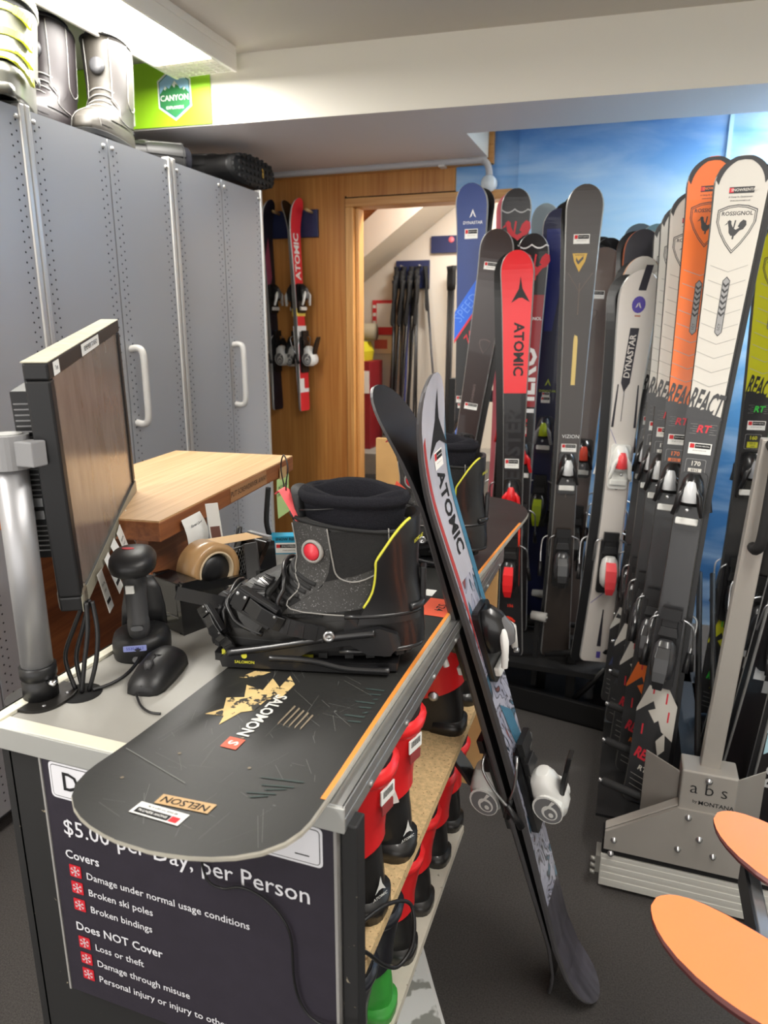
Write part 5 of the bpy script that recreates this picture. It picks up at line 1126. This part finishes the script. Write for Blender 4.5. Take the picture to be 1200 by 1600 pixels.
# ------------------------------------------------------------------ grey metal rack on the right
RG = mat('rack_grey', (158, 153, 146), .42, .15, var=.04, scale=8)
t = thing('ski_rack', 'grey metal ski rack with aluminium foot and lettered post block on the right', 'ski rack', (.25, 1.65, 0))
b = MB(); b.cb(-.228, .3, 0, .06, .012, .106)
for k in range(4): b.cb(-.226, .298, -.0012, 0, .022 + k * .02, .034 + k * .02)
b.build('aluminium_foot', mat('foot_alu', (214, 212, 204), .4, .2), t, bevel=.002)
b = MB(); b.cb(-.24, -.2285, -.004, .05, .05, .1)
for z in (.05, .07, .09): b.tube([(-.24, -.004, z), (-.252, -.004, z)], .006, 8)
b.build('end_bolts', mat('bolt_dull', (150, 148, 142), .5, .6), t)
b = MB(); b.cb(-.228, .3, .004, .07, .106, .15); b.cb(-.2, -.17, .05, 1.1, .0, .14); b.cb(.0, .05, .05, 1.1, .0, .14); b.cb(-.2, .3, 1.0, 1.1, 0, .14); b.cb(.24, .27, .05, 1.1, .0, .14); b.build('base_plate', RK, t, bevel=.002)
XZ = MX(((1, 0, 0, 0), (0, 0, -1, 0), (0, 1, 0, 0), (0, 0, 0, 1)))
b = MB(); b.M = XZ; b.prism([(-.223, .128), (.22, .128), (.22, .178), (.075, .29), (-.06, .29), (-.223, .178)], -.004, .006)
b.M = MX.Identity(4); b.loft([[(-.223, .004, .178), (-.06, .004, .29), (-.06, .03, .294), (-.223, .03, .182)], [(-.223, .004, .182), (-.06, .004, .294), (-.06, .03, .298), (-.223, .03, .186)]], sm=False)
b.build('front_plate', RG, t, bevel=.002)
b = MB()
for x, z in ((-.2, .16), (-.035, .27), (-.005, .215), (-.05, .175), (.03, .175), (.19, .16), (-.205, .118)): b.M = MX.Translation((x, -.008, z)) @ MX.Rotation(PI / 2, 4, 'X'); b.lathe([(0, -.004), (.008, -.004), (.008, .0), (.0055, .001), (.0055, .005), (0, .006)], 10)
b.build('bolt', STEEL, t)
b = MB(); b.cb(-.06, .065, .0, .075, .27, .395); b.build('post_block', RG, t, bevel=.004)
b = MB(); b.M = frame((0, -.0008, .345), (1, 0, 0), (0, 0, 1)); b.text('a b s', .046, MX.Translation((.003, .006, 0)), 0, -.005); b.text('by', .012, MX.Translation((-.025, -.03, 0)), 0, 0); b.text('MONTANA', .0155, MX.Translation((.022, -.032, 0)), 0, .012); b.M = frame((.0, -.0005, .378), (1, 0, 0), (0, 0, 1)); b.lathe([(0, 0), (.008, 0), (.008, .006), (0, .008)], 10, 1); b.build('post_lettering', [INK, STEEL], t)
b = MB(); b.loft([[(x + dx, y, z) for x, y in ((-.022, .03), (.022, .03), (.022, .065), (-.022, .065))] for z, dx in ((.37, .003), (1.2, .04))], sm=False); b.build('post', RG, t, bevel=.003)
b = MB(); b.tube(spline([(.036, .03, 1.19), (.038, -.005, 1.18), (.04, -.02, 1.15), (.036, -.02, 1.0), (.03, -.005, .965), (.028, .03, .96)], 5), .012, 10); b.build('handle', BLACKM, t)
for sx in (-1, 1):
    b = MB(); b.loft([[(sx * .062, .03, .19), (sx * .062, .03, .37), (sx * .062, .034, .37), (sx * .062, .034, .19)], [(sx * .14, .1, .19), (sx * .14, .1, .37), (sx * .14, .104, .37), (sx * .14, .104, .19)]], sm=False); b.build('gusset', RG, t, bevel=.0015)
    b = MB(); b.loft([[(sx * .05 + k, .07, .3), (sx * .05 + k + .02, .07, .3)] for k in (0, 0)] , 0, (0, 0)) if 0 else b.tube([(sx * .018, .085, .36), (sx * .018, .55, .72)], .008, 8); b.build('brace', RK, t)
for k in range(7):
    b = MB(); z = .2 + k * .012; y = .12 + k * .13
    b.tube([(-.24, y, .24 + k * .045), (-.06, y - .01, .2 + k * .04)], .0115, 10); b.tube([(-.25, y, .2425 + k * .045), (-.24, y, .24 + k * .045)], .006, 8, 1); b.build('peg', [RUBBER, STEEL], t)
b = MB(); b.cb(-.05, -.035, .12, 1.08, .12, .34); b.build('spine', RK, t)
b = MB(); b.cb(-.25, -.03, .1, 1.05, .142, .15); b.cb(.06, .3, .1, 1.05, .142, .15); b.build('heel_tray', RK, t)
# skis on its left side
G3 = 'skis standing in the grey rack'
def art_react(tip, ac, label, dist=True):
    def art(b, sk):
        L = sk.L
        for i in range(9):     # dark tip guard
            pass
        shield(b, sk, .0, L - .155, .088, 3, 2, 'ROSSIGNOL')
        sk.rect(b, -.025, .03, L - .082, L - .068, 3, .0009); sk.rect(b, -.025, -.015, L - .08, L - .07, 5, .0012); sk.text(b, 'SNOWRENTAL', .0085, .008, L - .075, 2, bold=.02, off=.0014); sk.text(b, 'A Camp St. Queenstown', .0052, .002, L - .09, 3, bold=.01); sk.text(b, 'www.snowrental.co.nz', .0048, .002, L - .098, 3)
        chevrons(b, sk, 6, 1.14, 1.42, 9, .042, .016, .0016)
        w = .0085; v0, v1 = 1.275, 1.4; sk.decal(b, [(-w, v1), (0, v1 + .01), (w, v1), (w, v0), (0, v0 - .01), (-w, v0)], 3, .0008); sk.decal(b, [(-w * .8, v1 - .001), (0, v1 + .007), (w * .8, v1 - .001), (w * .8, v0), (0, v0 - .007), (-w * .8, v0)], 7, .001)
        for i in range(6): v = 1.39 - i * .014; sk.decal(b, [(-w * .75, v), (0, v - .007), (w * .75, v), (w * .75, v + .006), (0, v - .001), (-w * .75, v + .006)], 3, .0012)
        sk.text(b, 'LCT', .009, 0, 1.288, 3, rot=80, off=.0012)
        sk.text(b, 'REACT', .078, -.001, 1.098, 4, bold=.03, sx=.33, rot=-13, off=.001); sk.decal(b, [(-.043, 1.085), (-.03, 1.09), (-.02, 1.08), (0, 1.085), (.02, 1.072), (.041, 1.066), (.041, 1.058), (-.043, 1.058)], 4, .0008)
        sk.text(b, 'RT', .026, .004, 1.034, 5, bold=.03, shear=.2, off=.0012)
        for i in range(5): sk.rect(b, -.028 + .006 * (i % 2), -.012, 1.022 + i * .006, 1.0225 + i * .006, 6); sk.rect(b, .018, .034 - .006 * (i % 2), 1.022 + i * .006, 1.0225 + i * .006, 6)
        sk.decal(b, rrect(.048, .046, .004, 3, -.002, .935), 7, .0007); sk.decal(b, rrect(.046, .044, .004, 3, -.002, .935), 4, .0009); sk.text(b, label, .016, -.002, .946, 2, bold=.03, off=.0012); sk.rect(b, -.018, .014, .916, .934, 2, .0011); sk.text(b, '0312', .009, -.002, .929, 4, off=.0014, bold=.02); sk.text(b, '1838', .007, -.002, .92, 4, off=.0014)
        # tail graphics
        sk.decal(b, [(-.05, .27), (-.02, .36), (.0, .38), (.05, .30), (.05, .16), (.03, .2), (.01, .15), (-.01, .21), (-.03, .18), (-.05, .22)], 2, .0008); sk.decal(b, [(-.05, .26), (-.01, .3), (.02, .22), (.05, .2), (.05, .08), (.02, .05), (-.05, .12)], 4, .001)
        sk.decal(b, [(-.02, .27), (.015, .29), (.02, .26), (.0, .24)], 2, .0013); sk.decal(b, [(.01, .19), (.03, .22), (.035, .17), (.02, .15)], 2, .0013)
        for x, v in ((-.015, .32), (.03, .25), (.02, .3), (-.03, .2)): sk.rect(b, x, x + .004, v, v + .03, 5, .0015)
        sk.text(b, 'REACT', .042, .002, .135, 5, bold=.04, sx=.62, rot=-18, off=.0015); sk.text(b, 'RT', .02, -.012, .1, 2, bold=.03, rot=-18, off=.0015); chevrons(b, sk, 6, .02, .07, 4, .04, .012, .0014)
    return art
DGT = gloss('dark_tail', (48, 48, 50), var=.06)
def react_mats(tip, accent): return [gloss('tip%d%d%d' % tip, tip), mat('art_dark', (56, 56, 58), .45), DGT, mat('acc%d%d%d' % accent, accent, .4), mat('art_line', (168, 166, 160), .5), mat('art_mid', (150, 150, 150), .45)]
GUARD = mat('tip_guard', (84, 84, 82), .3, .5)
def react(labels, p0, p1, yaw, tip, accent, bind, size='170', stick=True, twin=True, sk=None, base=None):
    sk = sk or Ski((V(p1) - V(p0)).length, .126, .07, .108, nose=.07, rise=.03)
    L = sk.L; ms = react_mats(tip, accent)
    art0 = art_react(tip, accent, size)
    def art(b, s):
        art0(b, s)
        n = 16   # metal tip guard
        for i in range(n):
            a0, a1 = PI * i / n, PI * (i + 1) / n
            def e(a, k): 
                v = L - .055 + .053 * math.sin(a) ** .8 * k; x = s.w(min(v, L - .0005)) / 2 * .96 * (1 if math.cos(a) > 0 else -1) if k == 1 else .05 * SGN(math.cos(a), .9) * (.9); return (x, v)
            out = []
            for a in (a0, a1):
                c, q = math.cos(a), math.sin(a); vo = L - .05 + .0485 * q ** .75; wo = s.w(vo) / 2 * .95; xo = max(-wo, min(wo, SGN(c, .45) * .06)); out.append(((xo, vo), (xo * .87, vo - .008 - .004 * abs(c))))
            s.decal(b, [out[0][0], out[1][0], out[1][1], out[0][1]], 3, .0007)
    pair(labels, G3, p0, p1, yaw, sk, ms, [(0, 4), (1.06, 2)], art, bind, [(0.002, .985, .054, .028)] if stick else (), base=base, rim=GUARD, peek=(.012, .006), twin=twin)
react(('white ski with cockerel shield and jagged black lettering, front of the grey rack', 'black partner tip curving away behind the front white ski'), (.118, 1.83, .155), (.208, 2.05, 1.823), -10, (208, 204, 195), (214, 44, 60), (.86, .44, ST_LKX))
react(('bright orange ski right behind the front white ski', 'partner of the bright orange ski'), (.095, 1.965, .155), (.15, 2.19, 1.853), -10, (244, 116, 36), (214, 44, 60), (.86, .44, ST_LKX), base=mat('lime_base', (190, 206, 50), .4))
react(('white ski second behind the orange one in the grey rack', 'partner of the white ski second behind the orange one'), (.075, 2.1, .155), (.117, 2.33, 1.795), -8, (226, 222, 214), (214, 44, 60), (.86, .44, ST_LKX), twin=False)
react(('white ski third behind the orange one with dark tip rim', ''), (.055, 2.235, .155), (.098, 2.48, 1.785), -8, (222, 218, 210), (60, 60, 66), (.86, .44, ST_LKX), twin=False)
react(('hindmost white ski on the left side of the grey rack', ''), (.035, 2.37, .155), (.082, 2.63, 1.77), -8, (216, 214, 208), (60, 70, 110), (.86, .44, ST_LKX), twin=False)
# right side of the rack
react(('yellow-green ski at the right picture edge with a green-edged partner', 'green-edged partner left of the yellow-green ski'), (.345, 2.41, .155), (.366, 2.45, 1.745), 14, (196, 196, 40), (60, 190, 70), (.84, .44, ST_BLK), '160', base=mat('green_base', (36, 150, 60), .4), sk=Ski(1.59, .134, .076, .112))
DK = [gloss('black', (26, 22, 24)), mat('art_silver', (190, 190, 190), .4), gloss('ice', (168, 206, 218))]
for i, (x, y, l_) in enumerate(((.34, 2.13, 'black ski right behind the grey rack post'), (.42, 2.27, 'black ski between the post and the yellow-green ski'), (.37, 1.985, 'black ski with checkered tail beside the grey post'))):
    sk = Ski(1.6, .118, .07, .104)
    pair((l_, 'partner of the ' + l_), G3, (x, y, .155), (x + .17, y + .2, 1.72), 10, sk, DK, [(0, 2)], lambda b, s: [s.rect(b, (-.03 if (k + j) % 2 else .0), (.0 if (k + j) % 2 else .03), .3 + .035 * k, .335 + .035 * k, 3) for k in range(4) for j in (0,)], (.8, .46, ST_ALL), ())
sk = Ski(1.66, .12, .072, .106)
def art(b, s): s.text(b, 'RS', .06, .0, .14, 3, rot=90, bold=.02); s.decal(b, [(-.04, .2), (.04, .26), (.04, .5), (-.04, .46)], 4, .0009)
pair(('black and ice-blue ski tail with large white letters at the lower right edge', 'partner of the black and ice-blue ski'), G3, (.42, 1.84, .155), (.55, 2.05, 1.79), 8, sk, DK, [(0, 2), (.26, 4), (.5, 2)], art, (.84, .46, ST_ALL), ())

# ------------------------------------------------------------------ orange skis on a low stand at the right edge
t = thing('ski_stand', 'low silver metal stand carrying the two orange skis', 'stand', (.205, .8, 0))
b = MB(); b.cb(-.0, .016, -.4, .17, .66, .7); b.cb(.38, .396, -.4, .17, .66, .7); b.cb(0, .4, -.4, -.37, .655, .7); b.build('rail', STEEL, t, bevel=.002)
b = MB(); b.cb(-.003, .0, -.4, .17, .655, .702); b.build('rail_lip', BLACK, t)
for x, y in ((.37, -.4), (.37, .14)): b = MB(); b.cb(x, x + .026, y, y + .03, 0, .66); b.build('leg', STEEL, t)
ORG = mat('neon_orange', (255, 138, 78), .35, coat=.2); 
sko = Ski(1.0, .13, .095, .12, rise=.035, nose=.12, th=.011, rl=.22)
for i, (tx, ty, l_) in enumerate(((.077, .795, 'bright orange ski tip nearest the camera at the lower right'), (.165, .995, 'second bright orange ski tip just above the nearest one'))):
    zd = V((-.93, .37, 0)).normalized(); yd = V((0, 0, -1)); xd = yd.cross(zd); m = MX.Identity(4); p0 = V((tx, ty, .7015)) - zd * 1.0
    for k in range(3): m[k][0], m[k][1], m[k][2], m[k][3] = xd[k], yd[k], zd[k], p0[k]
    ski_thing(l_, 'orange skis on the low stand', m, sko, [ORG], [(0, 2)], rim=mat('orange_edge', (90, 50, 50), .3, .4))

# ------------------------------------------------------------------ camouflage board on the floor under the counter
t = thing('snowboard', 'grey and white camouflage snowboard lying on the carpet under the counter', 'snowboard', mtx=at_line((-.215, .72, .0), (-.50, 1.72, .0), 0) )
CAMO = mat('camo', (150, 152, 146), .5, speck=(14, .5, (226, 228, 226)))
zd = V((.495, -.869, 0)).normalized(); yd = V((0, 0, -1)); xd = yd.cross(zd); m = MX.Identity(4)
for k in range(3): m[k][0], m[k][1], m[k][2], m[k][3] = xd[k], yd[k], zd[k], (-.654, 1.597, .002)[k]
t.matrix_world = m
sk = Ski(1.0, .25, .23, .25, rise=.025, nose=.11, tailrise=.025, th=.01, tn=.11)
sk.body([(0, 2)]).build('deck', [BASE, mat('camo_edge', (226, 226, 224), .5), CAMO], t)

# ------------------------------------------------------------------ on top of the cabinets
GT = 'boots on top of the cabinets'
LG1 = mat('pale_leather', (62, 58, 52), .55, var=.16, scale=20, bump=.08); LG2 = mat('pale_leather_dark', (46, 42, 40), .55, var=.1, scale=20); LG3 = mat('plum_leather', (34, 28, 30), .5, var=.15, scale=20)
def cab_boot(label, loc, deg, mats, sc):
    q = snowboard_boot(label, loc, R(deg), GT, mats, sc, False, tall=.075); B = Boot([(z if z < .12 else z + .075 * (z - .12) / .07, a, c, w) for z, a, c, w in SBP])
    b = MB(); p = B.Q(0, .2, .002) ; b.M = frame(p, (0, 1, 0), (0, 0, 1)); b.lathe([(0, 0), (.02, 0), (.02, .008), (.014, .012), (0, .012)], 16); b.build('lace_dial', DGREY, q)
    b = MB()
    for k in range(4): z = .1 + k * .016; B.seam(b, [(-36, z - .01), (0, z), (36, z - .01)], .0018, 0, .002)
    b.build('lace', PIPING, q)
    return q
cab_boot('pale grey tall snowboard boot standing on the cabinet in front of the sign', (-1.85, 2.39, 2.016), -72, (LG1, LG2, LG1), 1.27)
cab_boot('dark plum tall snowboard boot left of the pale one on the cabinet', (-1.93, 2.2, 2.016), -72, (LG3, LG3, LG3), 1.27)
NEON = mat('neon_yellow', (206, 214, 70), .4); PALES = mat('shell_white', (98, 98, 90), .35, coat=.2)
for i, (x, y, l_) in enumerate(((-1.85, 1.91, 'white and black ski boot with neon yellow buckles on the nearest cabinet'), (-1.88, 1.72, 'white ski boot with neon details cut by the left picture edge'))):
    q = ski_boot(l_, (x, y, 2.016), -55, GT, PALES, SHB, 1.33, False, NEON, PALES)
# boots lying down at the far end
def lying(label, loc, rot, mats):
    m = MX.Translation(loc) @ rot @ MX.Scale(1.2, 4); return snowboard_boot(label, None, 0, GT, mats, 1, False, mtx=m, tall=.06)
DL = (mat('black_leather', (26, 25, 25), .5, var=.2, scale=20), mat('black_leather2', (30, 29, 29), .5), MESHF)
q = lying('black boot lying on its side with open top facing out on the far cabinet', (-1.95, 2.42, 2.085), MX(((-.8, 0, .6, 0), (.6, 0, .8, 0), (0, 1, 0, 0), (0, 0, 0, 1))), DL)
q2 = lying('black boot lying with its studded rubber sole facing out on the far cabinet', (-1.66, 2.82, 2.092), MX(((0, 0, -1, 0), (1, 0, 0, 0), (0, -1, 0, 0), (0, 0, 0, 1))), DL)
b = MB()
for i in range(9):
    for j in range(4):
        x = .04 + i * .028; y = -.033 + j * .022; b.prism(rrect(.016, .012, .004, 2, x, y), -.008, -.002)
b.build('sole_stud', RUBBER, q2)
b = MB(); b.M = frame((.2, 0, -.0085), (0, -1, 0), (-1, 0, 0)); b.text('GRIP', .016, MX.Identity(4), 0, .02); b.build('sole_mark', mat('amber', (214, 170, 60), .5), q2)

# ------------------------------------------------------------------ wall rack with short skis on the plywood
BLUEB = mat('rack_blue', (34, 44, 86), .45)
t = thing('wall_rack', 'dark blue ski holder board screwed to the plywood wall', 'rack', (-1.82, 3.61, 1.96))
b = MB(); b.cb(-.2, .19, -.02, 0, -.075, .06); b.build('board', BLUEB, t, bevel=.002)
b = MB()
for x in (-.2, -.13, -.03, .03, .16): b.tube([(x, -.02, .045), (x, -.09, .05)], .008, 8)
b.build('peg', mat('peg_brass', (190, 160, 110), .4), t)
KS = Ski(1.08, .098, .07, .09, rise=.045, nose=.06, th=.013, rl=.18)
GK = 'short skis hanging on the wall rack'
KD = [gloss('kid_dark', (36, 36, 50), var=.3, scale=20), mat('kid_pink', (170, 80, 110), .4)]; KR = [gloss('kid_red', (222, 44, 56)), mat('logo_w', (236, 236, 236), .5), mat('kid_yellow', (226, 200, 90), .5)]
def art_k(b, s): s.text(b, 'ATOMIC', .06, 0, .8, 3, rot=90, bold=.03); s.rect(b, -.04, .04, .1, .45, 3, .0005); s.rect(b, -.04, .04, .5, .54, 4); s.rect(b, .0, .04, .12, .3, 2, .0008); s.text(b, 'SX', .05, .0, .62, 3, rot=90)
def art_d(b, s): s.decal(b, [(-.03, .6), (.01, .7), (.0, .9), (-.035, .8)], 3)
for x, ms, ar, ls in ((-1.885, KD, art_d, ('right one of the two dark navy short skis hanging on the plywood', 'left one of the two dark navy short skis hanging on the plywood')), (-1.722, KR, art_k, ('red and white short ski hanging on the plywood', 'dark-edged partner of the red and white short ski'))):
    m = at_line((x + .02, 3.53, .985), (x - .02, 3.53, 2.07), 80)
    ski_thing(ls[0], GK, m, KS, ms, [(0, 2)], ar, (.6, .3, ST_WHT), ())
    ski_thing(ls[1], GK, m @ MX.Translation((0, .001, 0)) @ MX.Rotation(PI, 4, 'Z'), KS, ms, [(0, 2)], ar, (.6, .3, ST_WHT), ())
# ------------------------------------------------------------------ closet contents
t = thing('pole_rack', 'dark blue board on the closet wall holding the bundle of poles', 'rack', (-1.4, 4.55, 1.76)); b = MB(); b.cb(-.11, .11, -.02, 0, -.09, .08); b.build('board', BLUEB, t); b = MB(); b.tube([(-.06, -.02, .04), (-.06, -.08, .045)], .006, 6); b.tube([(.06, -.02, .04), (.06, -.08, .045)], .006, 6); b.build('peg', STEEL, t)
t = thing('pole_rack', 'upper dark blue board with a round red badge on the closet wall', 'rack', (-1.17, 4.55, 1.93)); b = MB(); b.cb(-.11, .11, -.02, 0, -.05, .05); b.build('board', BLUEB, t); b = MB(); b.M = MX.Translation((.02, -.021, .025)) @ MX.Rotation(PI / 2, 4, 'X'); b.lathe([(0, 0), (.018, 0), (.018, .002), (0, .002)], 16); b.build('badge', mat('badge_pink', (224, 110, 120), .5), t)
GP = 'ski poles hanging in the closet'
random.seed(11); PB = mat('pole_blue', (40, 50, 110), .4); PG = mat('pole_shaft', (60, 60, 64), .35, .4)
pole_first = None
for i in range(17):
    x = -1.495 + i * .0118 + random.uniform(-.006, .006); top = 1.80 - .03 * (i % 4); xb = x - .05 + random.uniform(-.04, .05); yo = 4.5 - .045 * (i % 4); yb_ = 4.47 - .05 * (i % 2)
    if i == 16: xb = -1.19
    o, e = V((x, yo, top)), V((xb, yb_, .672)); L = (o - e).length; m = at_line(e, o, 0)
    nm = ('black ski pole in the hanging bundle', 'black ski pole with a blue shaft in the hanging bundle', 'grey ski pole slanting away to the right of the bundle')[1 if i == 9 else 2 if i == 16 else 0]
    t = thing('ski_pole', nm, 'ski pole', group=GP, mtx=m)
    b = MB(); b.tube([(0, 0, .0), (0, 0, .06), (0, 0, L - .12)], [.003, .007, .008], 8); b.build('shaft', PB if i == 9 else PG if i in (4, 16) else BLACK, t)
    b = MB(); b.tube([(0, 0, L - .14), (0, 0, L - .1), (0, 0, L - .03), (0, 0, L)], [.012, .015, .014, .019], 8); b.build('grip', BLACKM, t)
    b = MB(); b.tube(spline([(0, -.012, L - .02), (.006, -.03, L - .1), (-.006, -.03, L - .24), (.0, -.015, L - .26), (.0, -.012, L - .1)], 4), .007, 6); b.build('strap', BLACKM, t)
    b = MB(); b.lathe([(.008, .06), (.035, .064), (.035, .07), (.008, .08)], 12); b.build('basket', BLACK, t)
for i in range(3):
    t = thing('ski_pole', 'black ski pole hanging behind the blue ski, seen at its left edge', 'ski pole', group='ski poles behind the blue ski', mtx=at_line((-1.14 + .02 * i, 4.44 - .03 * i, .672), (-1.14 + .022 * i, 4.46 - .03 * i, 1.79), 0)); L = 1.12
    b = MB(); b.tube([(0, 0, 0), (0, 0, .06), (0, 0, L - .12)], [.003, .007, .008], 8); b.build('shaft', BLACK, t)
    b = MB(); b.tube([(0, 0, L - .14), (0, 0, L - .1), (0, 0, L - .03), (0, 0, L)], [.012, .015, .014, .019], 8); b.build('grip', BLACKM, t)
t = thing('red_locker', 'red cabinet with a white poster at the left of the closet', 'cabinet', (-1.74, 4.38, .66)); b = MB(); b.cb(-.14, .15, -.12, .12, 0, .56); b.build('body', mat('locker_red', (140, 28, 36), .5), t, bevel=.004)
b = MB(); b.cb(-.12, .09, -.126, -.12, .16, .48, 0); b.cb(-.1, .07, -.127, -.126, .4, .46, 1); b.sph((.0, -.126, .32), (.04, .002, .05), 10, 2); b.sph((.0, -.1265, .325), (.02, .003, .035), 10, 3); b.build('poster', [PAPER, MGREY, INK, mat('poster_tan', (200, 150, 110), .6)], t)
b = MB(); b.cb(.1, .145, -.124, -.12, .36, .5); b.build('white_notice', PAPER, t)
t = thing('yellow_box', 'bright yellow box on top of the red closet cabinet', 'box', (-1.72, 4.36, 1.22)); b = MB(); b.M = XZ; b.prism([(-.1, 0), (.075, 0), (.085, .06), (.06, .12), (-.1, .12)], -.1, .1, 0); b.M = MX.Identity(4); b.cb(-.06, .0, -.102, -.1, .01, .05, 1); b.build('carton', [YEL, INK], t)
t = thing('card_rack', 'red and white framed notice on the closet wall beside the poles', 'notice', (-1.6, 4.548, 1.49)); b = MB(); b.cb(-.075, .075, -.01, 0, -.11, .11, 0); b.cb(-.045, .06, -.0115, -.01, -.06, .09, 1)
for k in range(4): b.cb(-.072, -.05, -.0118, -.01, -.09 + k * .05, -.07 + k * .05, 1)
b.build('frame', [mat('notice_red2', (214, 50, 60), .5), PAPER], t)
b = MB(); b.cb(-.08, .08, -.012, -.002, -.23, -.115, 0); b.cb(-.06, .03, -.0135, -.012, -.2, -.14, 1); b.build('lower_card', [mat('card_cream', (226, 206, 180), .6), mat('card_red', (200, 90, 80), .6)], t)
t = thing('shelf_bundle', 'grey rolled item on top of the yellow box in the closet', 'roll', (-1.73, 4.42, 1.40)); b = MB(); b.tube([(-.1, 0, 0), (.12, 0, 0)], .055, 14); b.build('roll', mat('roll_grey', (150, 140, 116), .7), t)
t = thing('ski_bag', 'black bag on the closet floor below the raised platform', 'bag', (-1.38, 3.95, 0)); b = MB(); b.loft([[(x, y, z) for x, y in sell(0, 0, .28 * k, .12 * k, 3, 20)] for z, k in ((0, .92), (.05, 1), (.4, 1), (.5, .9), (.55, .6))]); b.build('body', BLACKM, t)
